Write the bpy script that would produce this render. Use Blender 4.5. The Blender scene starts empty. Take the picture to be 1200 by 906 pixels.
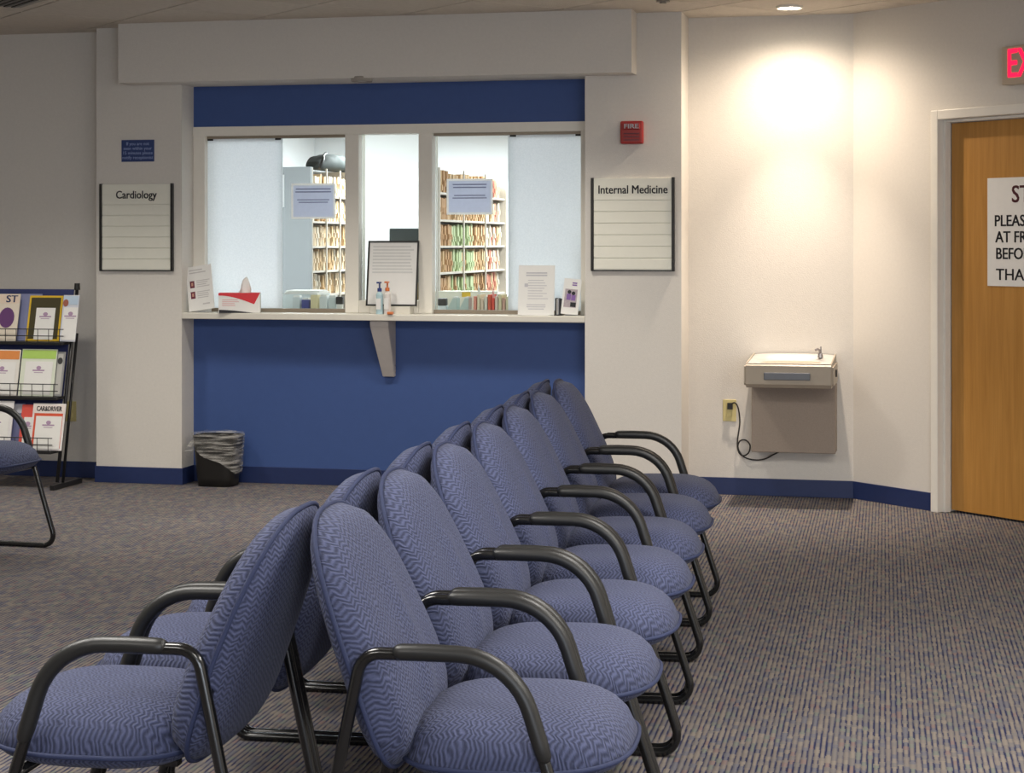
import bpy, bmesh, math, random
from mathutils import Vector, Matrix
random.seed(7)
C = bpy.context.scene.collection
sc = bpy.context.scene
R = math.radians

# ------------------------------------------------------------------ camera
F, HY, CAMH = 2150.0, 285.0, 1.44            # focal length and horizon in px of the 1200x906 frame, eye height
cd = bpy.data.cameras.new('camera'); cam = bpy.data.objects.new('camera', cd); C.objects.link(cam)
cam.location = (0, 0, CAMH); cam.rotation_euler = (R(90), 0, 0)
cd.sensor_width = 36; cd.lens = F/1200*36; cd.shift_y = -(453-HY)/1200
cd.clip_start = 0.05; cd.clip_end = 100
sc.camera = cam
# ------------------------------------------------------------------ world, exposure
w = bpy.data.worlds.new('world'); sc.world = w; w.use_nodes = True
w.node_tree.nodes['Background'].inputs[0].default_value = (0.8, 0.9, 1.0, 1)
w.node_tree.nodes['Background'].inputs[1].default_value = 0.3
vs = sc.view_settings
vs.view_transform = 'Standard'; vs.look = 'None'; vs.gamma = 1; vs.use_curve_mapping = False
vs.exposure = 0.14
H = 2.735                                     # ceiling height
# ------------------------------------------------------------------ lamps
def area(name, loc, sx, sy, power, col, rot=(0, 0, 0)):
    l = bpy.data.lights.new(name, 'AREA'); l.shape = 'RECTANGLE'; l.size = sx; l.size_y = sy
    l.energy = power; l.color = col
    o = bpy.data.objects.new(name, l); C.objects.link(o); o.location = loc; o.rotation_euler = rot
    return o
WARM = (1.0, 0.96, 0.90)
for i, (x, y) in enumerate([(-2.3, 1.0), (0.6, 0.2), (2.6, 2.4), (-1.5, 4.2), (1.2, 4.7), (-2.8, 5.2), (2.6, 3.6)]):
    area('troffer_lamp', (x, y, H-0.02), 1.2, 0.6, 52, WARM, (0, 0, R(-55)))
# daylight through the windows of the wall behind the camera
area('window_daylight', (1.8, -3.6, 1.35), 4.5, 1.7, 175, (0.80, 0.88, 1.0), (R(90), 0, 0))
# back office ceiling lamps
BACK = (0.93, 0.97, 1.0)
OFFICE = [(-0.9, 1.9, 72), (1.6, 1.9, 72), (-0.7, 4.6, 85), (1.7, 4.6, 80), (-0.7, 8.4, 185), (1.7, 8.4, 175)]

# ------------------------------------------------------------------ frames of reference
A1 = R(-13.0)                                 # reception wall
P0 = Vector((-2.24, 11.0, 0)); U = Vector((math.cos(A1), math.sin(A1), 0)); V = Vector((-math.sin(A1), math.cos(A1), 0))
A2 = R(-56.0)                                 # door wall
Q0 = Vector((1.926, 10.35, 0)); U2 = Vector((math.cos(A2), math.sin(A2), 0)); V2 = Vector((-math.sin(A2), math.cos(A2), 0))
def W(u, v, z=0): p = P0+U*u+V*v; return Vector((p.x, p.y, z))
def D(u, v, z=0): p = Q0+U2*u+V2*v; return Vector((p.x, p.y, z))
def uu(px, v, O=None, a=None, b=None):        # place along the wall of a photo column, on the plane v
    O = O or P0; a = a or U; b = b or V; m = (px-600)/F; o = O+b*v
    return (m*o.y-o.x)/(a.x-m*a.y)
def zz(py, u, v): return CAMH-(py-HY)*W(u, v).y/F
def ud(px, v=0): return uu(px, v, Q0, U2, V2)
def zd(py, u, v=0): return CAMH-(py-HY)*D(u, v).y/F
for u, v, e in OFFICE:
    area('office_lamp', W(u, v, H-0.03), 1.2, 0.6, e, BACK, (0, 0, A1))
# unseen downlights for the counter's shadow; leftmost one added to brighten the left wall
for u, v in ((-1.6, -1.75), (-0.35, -1.35), (1.15, -1.1), (2.45, -0.95)):
    l = bpy.data.lights.new('unseen_reception_spot', 'SPOT'); l.energy = 150; l.color = (1.0, 0.94, 0.84); l.spot_size = R(116); l.spot_blend = 0.9; l.shadow_soft_size = 0.16
    o = bpy.data.objects.new('unseen_reception_spot', l); C.objects.link(o); o.location = W(u, v, H-0.02)

# ------------------------------------------------------------------ materials
def mat(name, col, rough=0.6, metal=0.0, var=0.06, vscale=30, bump=0.0, bscale=150, emit=None, estr=0, spec=0.5, coat=0):
    m = bpy.data.materials.new(name); m.use_nodes = True; nt = m.node_tree; N = nt.nodes; L = nt.links
    p = N['Principled BSDF']; p.inputs['Roughness'].default_value = rough; p.inputs['Metallic'].default_value = metal
    p.inputs['Specular IOR Level'].default_value = spec
    if coat: p.inputs['Coat Weight'].default_value = coat
    tc = N.new('ShaderNodeTexCoord'); nz = N.new('ShaderNodeTexNoise'); nz.inputs['Scale'].default_value = vscale
    nz.inputs['Detail'].default_value = 3
    L.new(tc.outputs['Object'], nz.inputs['Vector'])
    mx = N.new('ShaderNodeMix'); mx.data_type = 'RGBA'
    a = [max(0, c*(1-var)) for c in col]; b = [min(1, c*(1+var)) for c in col]
    mx.inputs['A'].default_value = (*a, 1); mx.inputs['B'].default_value = (*b, 1)
    L.new(nz.outputs['Fac'], mx.inputs['Factor']); L.new(mx.outputs['Result'], p.inputs['Base Color'])
    if bump:
        n2 = N.new('ShaderNodeTexNoise'); n2.inputs['Scale'].default_value = bscale; n2.inputs['Detail'].default_value = 2
        L.new(tc.outputs['Object'], n2.inputs['Vector'])
        bp = N.new('ShaderNodeBump'); bp.inputs['Strength'].default_value = bump; bp.inputs['Distance'].default_value = 0.004
        L.new(n2.outputs['Fac'], bp.inputs['Height']); L.new(bp.outputs['Normal'], p.inputs['Normal'])
    if emit:
        p.inputs['Emission Color'].default_value = (*emit, 1); p.inputs['Emission Strength'].default_value = estr
    return m
def math_node(nt, op, a, b=None, c=None):
    n = nt.nodes.new('ShaderNodeMath'); n.operation = op
    for i, s in enumerate((a, b, c)):
        if s is None: continue
        if isinstance(s, (int, float)): n.inputs[i].default_value = s
        else: nt.links.new(s, n.inputs[i])
    return n.outputs[0]
def fabric(name, dark, light):
    m = bpy.data.materials.new(name); m.use_nodes = True; nt = m.node_tree; N = nt.nodes; L = nt.links
    p = N['Principled BSDF']; p.inputs['Roughness'].default_value = 0.85
    p.inputs['Sheen Weight'].default_value = 0.06; p.inputs['Sheen Roughness'].default_value = 0.4
    uv = N.new('ShaderNodeUVMap'); sp = N.new('ShaderNodeSeparateXYZ'); L.new(uv.outputs[0], sp.inputs[0])
    nz = N.new('ShaderNodeTexNoise'); nz.inputs['Scale'].default_value = 28; nz.inputs['Detail'].default_value = 2
    L.new(uv.outputs[0], nz.inputs['Vector'])
    wob = math_node(nt, 'MULTIPLY', math_node(nt, 'SUBTRACT', nz.outputs['Fac'], 0.5), 0.020)
    tri = math_node(nt, 'PINGPONG', math_node(nt, 'ADD', sp.outputs[0], wob), 0.0105)
    v = math_node(nt, 'ADD', math_node(nt, 'ADD', sp.outputs[1], math_node(nt, 'MULTIPLY', tri, 0.85)), wob)
    s = math_node(nt, 'SINE', math_node(nt, 'MULTIPLY', v, 2*math.pi/0.0108))
    s = math_node(nt, 'MULTIPLY_ADD', s, 0.5, 0.5)
    n2 = N.new('ShaderNodeTexNoise'); n2.inputs['Scale'].default_value = 220; n2.inputs['Detail'].default_value = 2
    L.new(uv.outputs[0], n2.inputs['Vector'])
    f = math_node(nt, 'ADD', math_node(nt, 'MULTIPLY', s, 0.50), math_node(nt, 'MULTIPLY', n2.outputs['Fac'], 0.50))
    mx = N.new('ShaderNodeMix'); mx.data_type = 'RGBA'; mx.inputs['A'].default_value = (*dark, 1); mx.inputs['B'].default_value = (*light, 1)
    L.new(f, mx.inputs['Factor']); L.new(mx.outputs['Result'], p.inputs['Base Color'])
    bp = N.new('ShaderNodeBump'); bp.inputs['Strength'].default_value = 0.9; bp.inputs['Distance'].default_value = 0.003
    L.new(f, bp.inputs['Height']); L.new(bp.outputs['Normal'], p.inputs['Normal'])
    return m
def carpet_mat():
    m = bpy.data.materials.new('ribbed_carpet'); m.use_nodes = True; nt = m.node_tree; N = nt.nodes; L = nt.links
    p = N['Principled BSDF']; p.inputs['Roughness'].default_value = 0.95; p.inputs['Specular IOR Level'].default_value = 0.1
    tc = N.new('ShaderNodeTexCoord'); mp = N.new('ShaderNodeMapping'); mp.inputs['Rotation'].default_value = (0, 0, R(11.5))
    L.new(tc.outputs['Object'], mp.inputs['Vector'])
    sp = N.new('ShaderNodeSeparateXYZ'); L.new(mp.outputs[0], sp.inputs[0])
    per = 0.0165
    cell = math_node(nt, 'FLOOR', math_node(nt, 'DIVIDE', sp.outputs[0], per))
    fr = math_node(nt, 'FRACT', math_node(nt, 'DIVIDE', sp.outputs[0], per))
    rib = math_node(nt, 'SINE', math_node(nt, 'MULTIPLY', fr, math.pi))
    # loop lengths staggered rib by rib
    wn = N.new('ShaderNodeTexWhiteNoise'); wn.noise_dimensions = '1D'; L.new(cell, wn.inputs['W'])
    yy = math_node(nt, 'ADD', math_node(nt, 'DIVIDE', sp.outputs[1], 0.042), math_node(nt, 'MULTIPLY', cell, 0.37))
    yc = math_node(nt, 'FLOOR', yy)
    cv = N.new('ShaderNodeCombineXYZ'); L.new(cell, cv.inputs[0]); L.new(yc, cv.inputs[1])
    w2 = N.new('ShaderNodeTexWhiteNoise'); w2.noise_dimensions = '2D'; L.new(cv.outputs[0], w2.inputs['Vector'])
    rp = N.new('ShaderNodeValToRGB'); e = rp.color_ramp.elements; rp.color_ramp.interpolation = 'CONSTANT'
    cols = [(0.0, (0.170, 0.147, 0.132)), (0.25, (0.150, 0.136, 0.130)), (0.50, (0.192, 0.166, 0.142)), (0.74, (0.126, 0.122, 0.136)), (0.88, (0.148, 0.154, 0.134)), (0.95, (0.178, 0.130, 0.120))]
    e[0].position = 0; e[0].color = (*cols[0][1], 1); e[1].position = cols[1][0]; e[1].color = (*cols[1][1], 1)
    for pos, c in cols[2:]:
        el = e.new(pos); el.color = (*c, 1)
    L.new(w2.outputs['Value'], rp.inputs[0])
    big = N.new('ShaderNodeTexNoise'); big.inputs['Scale'].default_value = 1.3; L.new(tc.outputs['Object'], big.inputs['Vector'])
    gap = N.new('ShaderNodeMix'); gap.data_type = 'RGBA'; gap.inputs['A'].default_value = (0.018, 0.022, 0.062, 1)
    yy2 = math_node(nt, 'FLOOR', math_node(nt, 'ADD', math_node(nt, 'DIVIDE', sp.outputs[1], 0.036), math_node(nt, 'MULTIPLY', cell, 0.31)))
    cv2 = N.new('ShaderNodeCombineXYZ'); L.new(cell, cv2.inputs[1]); L.new(yy2, cv2.inputs[0])
    w3 = N.new('ShaderNodeTexWhiteNoise'); w3.noise_dimensions = '2D'; L.new(cv2.outputs[0], w3.inputs['Vector'])
    gk = math_node(nt, 'MULTIPLY', math_node(nt, 'SUBTRACT', 1.0, math_node(nt, 'MINIMUM', math_node(nt, 'MULTIPLY', rib, 1.15), 1.0)), math_node(nt, 'MULTIPLY_ADD', w3.outputs['Value'], 1.5, 0.15))
    L.new(math_node(nt, 'SUBTRACT', 1.0, math_node(nt, 'MINIMUM', gk, 1.0)), gap.inputs['Factor']); L.new(rp.outputs[0], gap.inputs['B'])
    hs = N.new('ShaderNodeHueSaturation'); L.new(gap.outputs['Result'], hs.inputs['Color'])
    L.new(math_node(nt, 'MULTIPLY_ADD', big.outputs['Fac'], 0.3, 0.9), hs.inputs['Value'])
    L.new(hs.outputs[0], p.inputs['Base Color'])
    bp = N.new('ShaderNodeBump'); bp.inputs['Strength'].default_value = 0.5; bp.inputs['Distance'].default_value = 0.004
    L.new(rib, bp.inputs['Height']); L.new(bp.outputs['Normal'], p.inputs['Normal'])
    return m
def wood_mat(name, a, b):
    m = bpy.data.materials.new(name); m.use_nodes = True; nt = m.node_tree; N = nt.nodes; L = nt.links
    p = N['Principled BSDF']; p.inputs['Roughness'].default_value = 0.42
    tc = N.new('ShaderNodeTexCoord'); mp = N.new('ShaderNodeMapping'); mp.inputs['Scale'].default_value = (14, 14, 0.7)
    L.new(tc.outputs['Object'], mp.inputs['Vector'])
    n1 = N.new('ShaderNodeTexNoise'); n1.inputs['Scale'].default_value = 2.2; n1.inputs['Detail'].default_value = 6; n1.inputs['Distortion'].default_value = 0.6
    L.new(mp.outputs[0], n1.inputs['Vector'])
    mp2 = N.new('ShaderNodeMapping'); mp2.inputs['Scale'].default_value = (120, 120, 2.5); L.new(tc.outputs['Object'], mp2.inputs['Vector'])
    n2 = N.new('ShaderNodeTexNoise'); n2.inputs['Scale'].default_value = 2; n2.inputs['Detail'].default_value = 3; L.new(mp2.outputs[0], n2.inputs['Vector'])
    f = math_node(nt, 'ADD', math_node(nt, 'MULTIPLY', n1.outputs['Fac'], 0.7), math_node(nt, 'MULTIPLY', n2.outputs['Fac'], 0.3))
    rp = N.new('ShaderNodeValToRGB'); e = rp.color_ramp.elements
    e[0].position = 0.32; e[0].color = (*a, 1); e[1].position = 0.68; e[1].color = (*b, 1)
    L.new(f, rp.inputs[0]); L.new(rp.outputs[0], p.inputs['Base Color'])
    return m
def glass_mat():
    m = bpy.data.materials.new('clear_glass'); m.use_nodes = True; nt = m.node_tree; N = nt.nodes; L = nt.links
    N.remove(N['Principled BSDF'])
    t = N.new('ShaderNodeBsdfTransparent'); t.inputs[0].default_value = (0.95, 0.98, 0.97, 1)
    g = N.new('ShaderNodeBsdfGlossy'); g.inputs['Roughness'].default_value = 0.02
    fr = N.new('ShaderNodeFresnel'); fr.inputs[0].default_value = 1.45
    nz = N.new('ShaderNodeTexNoise'); nz.inputs['Scale'].default_value = 2
    mx = N.new('ShaderNodeMixShader'); L.new(fr.outputs[0], mx.inputs[0]); L.new(t.outputs[0], mx.inputs[1]); L.new(g.outputs[0], mx.inputs[2])
    L.new(mx.outputs[0], N['Material Output'].inputs[0])
    return m
def frost_mat():
    m = bpy.data.materials.new('frosted_glass'); m.use_nodes = True; nt = m.node_tree; N = nt.nodes; L = nt.links
    N.remove(N['Principled BSDF'])
    t = N.new('ShaderNodeBsdfTranslucent'); d = N.new('ShaderNodeBsdfDiffuse'); g = N.new('ShaderNodeBsdfGlossy'); g.inputs['Roughness'].default_value = 0.25
    tc = N.new('ShaderNodeTexCoord'); nz = N.new('ShaderNodeTexNoise'); nz.inputs['Scale'].default_value = 130; nz.inputs['Detail'].default_value = 2
    L.new(tc.outputs['Object'], nz.inputs['Vector'])
    mc = N.new('ShaderNodeMix'); mc.data_type = 'RGBA'; mc.inputs['A'].default_value = (0.72, 0.76, 0.78, 1); mc.inputs['B'].default_value = (0.88, 0.91, 0.92, 1)
    L.new(nz.outputs['Fac'], mc.inputs['Factor']); L.new(mc.outputs['Result'], t.inputs[0]); L.new(mc.outputs['Result'], d.inputs[0])
    m1 = N.new('ShaderNodeMixShader'); m1.inputs[0].default_value = 0.30; L.new(t.outputs[0], m1.inputs[1]); L.new(d.outputs[0], m1.inputs[2])
    m2 = N.new('ShaderNodeMixShader'); m2.inputs[0].default_value = 0.05; L.new(m1.outputs[0], m2.inputs[1]); L.new(g.outputs[0], m2.inputs[2])
    L.new(m2.outputs[0], N['Material Output'].inputs[0])
    return m
def sheet_mat(name, col):
    m = bpy.data.materials.new(name); m.use_nodes = True; nt = m.node_tree; N = nt.nodes; L = nt.links
    N.remove(N['Principled BSDF'])
    t = N.new('ShaderNodeBsdfTranslucent'); d = N.new('ShaderNodeBsdfDiffuse'); tc = N.new('ShaderNodeTexCoord')
    nz = N.new('ShaderNodeTexNoise'); nz.inputs['Scale'].default_value = 40; L.new(tc.outputs['Object'], nz.inputs['Vector'])
    mc = N.new('ShaderNodeMix'); mc.data_type = 'RGBA'; mc.inputs['A'].default_value = (*[c*0.95 for c in col], 1); mc.inputs['B'].default_value = (*[min(1, c*1.05) for c in col], 1)
    L.new(nz.outputs['Fac'], mc.inputs['Factor']); L.new(mc.outputs['Result'], t.inputs[0]); L.new(mc.outputs['Result'], d.inputs[0])
    mx = N.new('ShaderNodeMixShader'); mx.inputs[0].default_value = 0.45; L.new(t.outputs[0], mx.inputs[1]); L.new(d.outputs[0], mx.inputs[2])
    L.new(mx.outputs[0], N['Material Output'].inputs[0])
    return m
def film_mat():
    m = bpy.data.materials.new('clear_liner_film'); m.use_nodes = True; nt = m.node_tree; N = nt.nodes; L = nt.links
    p = N['Principled BSDF']; p.inputs['Base Color'].default_value = (0.75, 0.73, 0.68, 1); p.inputs['Roughness'].default_value = 0.22
    t = N.new('ShaderNodeBsdfTransparent')
    tc = N.new('ShaderNodeTexCoord'); mp = N.new('ShaderNodeMapping'); mp.inputs['Scale'].default_value = (4, 4, 46); mp.inputs['Rotation'].default_value = (0, R(-24), 0)
    L.new(tc.outputs['Object'], mp.inputs['Vector'])
    nz = N.new('ShaderNodeTexNoise'); nz.inputs['Scale'].default_value = 1.6; nz.inputs['Detail'].default_value = 4; L.new(mp.outputs[0], nz.inputs['Vector'])
    rp = N.new('ShaderNodeValToRGB'); rp.color_ramp.elements[0].position = 0.40; rp.color_ramp.elements[0].color = (0.04, 0.04, 0.04, 1)
    rp.color_ramp.elements[1].position = 0.68; rp.color_ramp.elements[1].color = (0.60, 0.60, 0.60, 1)
    L.new(nz.outputs['Fac'], rp.inputs[0])
    bp = N.new('ShaderNodeBump'); bp.inputs['Strength'].default_value = 0.8; bp.inputs['Distance'].default_value = 0.01
    L.new(nz.outputs['Fac'], bp.inputs['Height']); L.new(bp.outputs['Normal'], p.inputs['Normal'])
    mx = N.new('ShaderNodeMixShader'); L.new(rp.outputs[0], mx.inputs[0]); L.new(t.outputs[0], mx.inputs[1]); L.new(p.outputs[0], mx.inputs[2])
    L.new(mx.outputs[0], N['Material Output'].inputs[0])
    return m
M = {}
M['wall'] = mat('wall_covering', (0.69, 0.655, 0.60), 0.75, var=0.05, vscale=60, bump=0.25, bscale=190)
M['blue_wall'] = mat('blue_paint', (0.042, 0.088, 0.265), 0.6, var=0.06, vscale=25, bump=0.15, bscale=200)
M['base'] = mat('navy_vinyl_base', (0.014, 0.028, 0.105), 0.45, var=0.1)
M['white_trim'] = mat('white_trim_paint', (0.84, 0.80, 0.71), 0.45, var=0.03)
M['laminate'] = mat('cream_laminate', (0.69, 0.66, 0.58), 0.35, var=0.03)
M['door_frame'] = mat('door_frame_paint', (0.80, 0.77, 0.70), 0.4, var=0.03)
M['tile'] = mat('ceiling_tile', (0.62, 0.56, 0.48), 0.9, var=0.12, vscale=25, bump=0.5, bscale=260)
M['grid'] = mat('ceiling_grid_metal', (0.34, 0.31, 0.27), 0.6)
M['carpet'] = carpet_mat()
M['wood'] = wood_mat('honey_oak', (0.39, 0.18, 0.034), (0.53, 0.265, 0.062))
M['fabric'] = fabric('blue_zigzag_upholstery', (0.004, 0.007, 0.026), (0.098, 0.115, 0.222))
M['piping'] = mat('upholstery_piping', (0.020, 0.029, 0.080), 0.8, var=0.2, vscale=300)
M['black_tube'] = mat('black_enamel_tube', (0.006, 0.006, 0.006), 0.22, var=0.1, coat=0.3)
M['grip'] = mat('black_urethane', (0.015, 0.015, 0.0145), 0.42, var=0.15, vscale=80)
M['glass'] = glass_mat(); M['frost'] = frost_mat(); M['film'] = film_mat()
M['black'] = mat('black_plastic', (0.012, 0.011, 0.010), 0.4, var=0.15)
M['black_wire'] = mat('black_wire_enamel', (0.012, 0.012, 0.013), 0.35, var=0.1)
M['navy'] = mat('navy_board', (0.02, 0.03, 0.12), 0.5)
M['paper'] = mat('white_paper', (0.78, 0.77, 0.74), 0.8, var=0.03)
M['cream'] = mat('cream_strip', (0.80, 0.79, 0.69), 0.55, var=0.03)
M['ink'] = mat('black_ink', (0.02, 0.02, 0.025), 0.7)
M['grey_ink'] = mat('grey_ink', (0.40, 0.40, 0.43), 0.8)
M['red'] = mat('red_print', (0.62, 0.02, 0.03), 0.5)
M['alarm_red'] = mat('red_alarm_plastic', (0.36, 0.016, 0.013), 0.35)
M['white_ink'] = mat('white_ink', (0.75, 0.76, 0.8), 0.7)
M['pale_blue_ink'] = mat('pale_blue_ink', (0.30, 0.38, 0.62), 0.7)
M['sign_blue'] = mat('blue_sign_plate', (0.025, 0.05, 0.17), 0.4)
M['taupe'] = mat('taupe_enamel', (0.40, 0.34, 0.265), 0.42, var=0.05)
M['taupe_dark'] = mat('taupe_vinyl_panel', (0.31, 0.25, 0.20), 0.6, var=0.18, vscale=160)
M['steel'] = mat('brushed_steel', (0.80, 0.79, 0.77), 0.48, metal=1.0, var=0.04)
M['dark_chrome'] = mat('dark_chrome', (0.30, 0.28, 0.28), 0.3, metal=0.8)
M['grey_bar'] = mat('grey_push_bar', (0.16, 0.17, 0.19), 0.4)
M['ivory'] = mat('ivory_plate', (0.62, 0.53, 0.24), 0.4, var=0.03)
M['lens'] = mat('lamp_lens', (1, 0.95, 0.85), 0.3, emit=(1.0, 0.90, 0.72), estr=60)
M['lamp_off'] = mat('lamp_glass_off', (0.75, 0.7, 0.6), 0.15)
M['exit_plate'] = mat('exit_plate', (0.52, 0.43, 0.32), 0.4)
M['exit_red'] = mat('exit_letter', (0.5, 0.01, 0.03), 0.4, emit=(1.0, 0.008, 0.055), estr=1.6)
M['bracket'] = mat('bracket_paint', (0.50, 0.46, 0.43), 0.5)
M['dark_red_ink'] = mat('dark_red_ink', (0.16, 0.04, 0.05), 0.7)
M['purple_ink'] = mat('purple_ink', (0.23, 0.12, 0.36), 0.7)

# ------------------------------------------------------------------ mesh helpers
def box(bm, c, s, rz=0, ry=0, rx=0):
    mtx = Matrix.Translation(c) @ Matrix.Rotation(rz, 4, 'Z') @ Matrix.Rotation(ry, 4, 'Y') @ Matrix.Rotation(rx, 4, 'X') @ Matrix.Diagonal((*s, 1))
    return bmesh.ops.create_cube(bm, size=1, matrix=mtx)['verts']
def box2(bm, a, b):
    return box(bm, [(a[i]+b[i])/2 for i in range(3)], [abs(b[i]-a[i]) for i in range(3)])
def bx(a, b, bevel=0):
    bm = bmesh.new(); box2(bm, a, b)
    if bevel: bmesh.ops.bevel(bm, geom=bm.edges[:], offset=bevel, segments=2, affect='EDGES', profile=0.5)
    return bm
def prism(bm, pts, axis, a, b):
    """extrude a polygon: axis 'x': pts are (y,z); 'y': (x,z); 'z': (x,y)"""
    def mk(p, t): return {'x': (t, p[0], p[1]), 'y': (p[0], t, p[1]), 'z': (p[0], p[1], t)}[axis]
    v1 = [bm.verts.new(mk(p, a)) for p in pts]; v2 = [bm.verts.new(mk(p, b)) for p in pts]
    n = len(pts); bm.faces.new(v1[::-1]); bm.faces.new(v2)
    for i in range(n): bm.faces.new((v1[i], v1[(i+1) % n], v2[(i+1) % n], v2[i]))
    bmesh.ops.recalc_face_normals(bm, faces=bm.faces[:])
def tube(bm, pts, r, seg=10, closed=False, ry=None, taper=False, up=Vector((0, 1, 0))):
    pts = [Vector(p) for p in pts]; n = len(pts); rings = []
    for i, p in enumerate(pts):
        if closed: t = pts[(i+1) % n]-pts[i-1]
        else: t = pts[min(i+1, n-1)]-pts[max(i-1, 0)]
        t.normalize()
        a = up-t*up.dot(t)
        if a.length < 1e-4: a = Vector((1, 0, 0))-t*t.x
        a.normalize(); b = t.cross(a)
        k = 1.0
        if taper and not closed:
            e = min(i, n-1-i); k = (0.6, 0.88, 1.0)[min(e, 2)]
        rings.append([bm.verts.new(p+a*(r*k*math.cos(2*math.pi*j/seg))+b*((ry or r)*k*math.sin(2*math.pi*j/seg))) for j in range(seg)])
    m = n if closed else n-1
    for i in range(m):
        A, B = rings[i], rings[(i+1) % n]
        for j in range(seg):
            f = bm.faces.new((A[j], A[(j+1) % seg], B[(j+1) % seg], B[j])); f.smooth = True
    if not closed:
        bm.faces.new(rings[0]); bm.faces.new(rings[-1])
    bmesh.ops.recalc_face_normals(bm, faces=bm.faces[:])
def cyl(bm, c, r1, r2, h, seg=24, rx=0, ry=0, sx=1, sy=1):
    mtx = Matrix.Translation(c) @ Matrix.Rotation(rx, 4, 'X') @ Matrix.Rotation(ry, 4, 'Y') @ Matrix.Diagonal((sx, sy, 1, 1))
    bmesh.ops.create_cone(bm, cap_ends=True, segments=seg, radius1=r1, radius2=r2, depth=h, matrix=mtx)
def rounded(pts, radii, seg=7, closed=True):
    out = []; n = len(pts); pts = [Vector(p) for p in pts]
    for i, p in enumerate(pts):
        r = radii[i]
        if (not closed and i in (0, n-1)) or r == 0: out.append(p); continue
        a = (pts[i-1]-p).normalized(); b = (pts[(i+1) % n]-p).normalized()
        ang = a.angle(b); d = r/math.tan(ang/2)
        s, e = p+a*d, p+b*d; cen = p+(a+b).normalized()*(r/math.sin(ang/2))
        va, vb = s-cen, e-cen; th = va.angle(vb)
        for k in range(seg+1):
            t = k/seg
            out.append(cen+(va*math.sin((1-t)*th)+vb*math.sin(t*th))/math.sin(th))
    return out
def obj(name, bm, material, parent=None, kind=None, smooth=False, uv=None):
    me = bpy.data.meshes.new(name); bm.to_mesh(me); bm.free()
    if smooth:
        for f in me.polygons: f.use_smooth = True
    mats = material if isinstance(material, list) else [material]
    for mm in mats: me.materials.append(mm)
    o = bpy.data.objects.new(name, me); C.objects.link(o)
    if parent: o.parent = parent
    if kind: o['kind'] = kind
    return o
def thing(name, label, cat, loc, rz=0, group=None):
    o = bpy.data.objects.new(name, None); C.objects.link(o); o.location = loc; o.rotation_euler = (0, 0, rz)
    o.empty_display_size = 0.05
    o['label'] = label; o['category'] = cat
    if group: o['group'] = group
    return o
def tag(o, label, cat, group=None):
    o['label'] = label; o['category'] = cat
    if group: o['group'] = group
    return o
def put(o, loc, rz=0):
    o.location = loc; o.rotation_euler = (0, 0, rz); return o
def struct(name, bm, m, loc=(0, 0, 0), rz=0, parent=None):
    o = obj(name, bm, m, parent)
    if not parent: o['kind'] = 'structure'
    o.location = loc; o.rotation_euler = (0, 0, rz)
    return o
def dup(root, loc, rz, label, group=None):
    r = root.copy(); C.objects.link(r); r.location = loc; r.rotation_euler = (0, 0, rz); r['label'] = label
    if group: r['group'] = group
    for ch in list(root.children):
        c = ch.copy(); C.objects.link(c); c.parent = r
        for g in list(ch.children):
            d = g.copy(); C.objects.link(d); d.parent = c
    return r
def text(name, s, size, material, parent, loc, rot=(R(90), 0, 0), align='CENTER', bold=0.0, sx=1.0, depth=0.0006, line=1.0):
    cu = bpy.data.curves.new(name, 'FONT'); cu.body = s; cu.size = size; cu.align_x = align; cu.align_y = 'CENTER'
    cu.extrude = depth; cu.space_line = line; cu.resolution_u = 3
    to = bpy.data.objects.new(name, cu); C.objects.link(to)
    dg = bpy.context.evaluated_depsgraph_get(); dg.update()
    me = bpy.data.meshes.new_from_object(to.evaluated_get(dg))
    bpy.data.objects.remove(to); bpy.data.curves.remove(cu)
    if bold:
        bm = bmesh.new(); bm.from_mesh(me); base_ = bm.verts[:]+bm.edges[:]+bm.faces[:]
        for d in ((bold, 0), (0, bold*0.8), (bold, bold*0.8)):
            r = bmesh.ops.duplicate(bm, geom=base_)
            bmesh.ops.translate(bm, vec=(d[0]*2, d[1], 0), verts=[v for v in r['geom'] if isinstance(v, bmesh.types.BMVert)])
        bm.to_mesh(me); bm.free()
    me.materials.clear(); me.materials.append(material)
    o = bpy.data.objects.new(name, me); C.objects.link(o); o.parent = parent
    o.location = loc; o.rotation_euler = rot; o.scale = (sx, 1, 1)
    return o
def lines(bm, x0, x1, ztop, n, pitch, th, y, ragged=0.3, center=False):
    for i in range(n):
        wd = (x1-x0)*(1-random.random()*ragged)
        a = (x0+x1-wd)/2 if center else x0
        box2(bm, (a, y-0.0006, ztop-i*pitch), (a+wd, y, ztop-i*pitch-th))

# ================================================================== setting
# floor
bm = bmesh.new(); box2(bm, (-6.5, -4, -0.05), (7.5, 23, 0)); struct('floor', bm, M['carpet'])
# ceiling: slab with separate lay-in tiles where the photograph shows them
bm = bmesh.new(); box2(bm, (-6.5, -4, H+0.012), (7.5, 23, H+0.10)); ceil = struct('ceiling', bm, M['grid'])
tile_me = None; g = 0.61
ca, sa = math.cos(A2), math.sin(A2)
for i in range(-30, 31):
    for j in range(-30, 31):
        a, b = i*g+0.17, j*g+0.05
        x, y = Q0.x+ca*a-sa*b, Q0.y+sa*a+ca*b
        if not (8.9 < y < 12.0 and abs(x) < y*0.33): continue
        if tile_me is None:
            bm = bx((-g/2+0.006, -g/2+0.006, 0), (g/2-0.006, g/2-0.006, 0.012), 0.003)
            t = obj('ceiling_tile', bm, M['tile'], ceil); tile_me = t.data
        else:
            t = bpy.data.objects.new('ceiling_tile', tile_me); C.objects.link(t); t.parent = ceil
        t.location = (x, y, H); t.rotation_euler = (0, 0, A2)
bm = bmesh.new()
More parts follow.
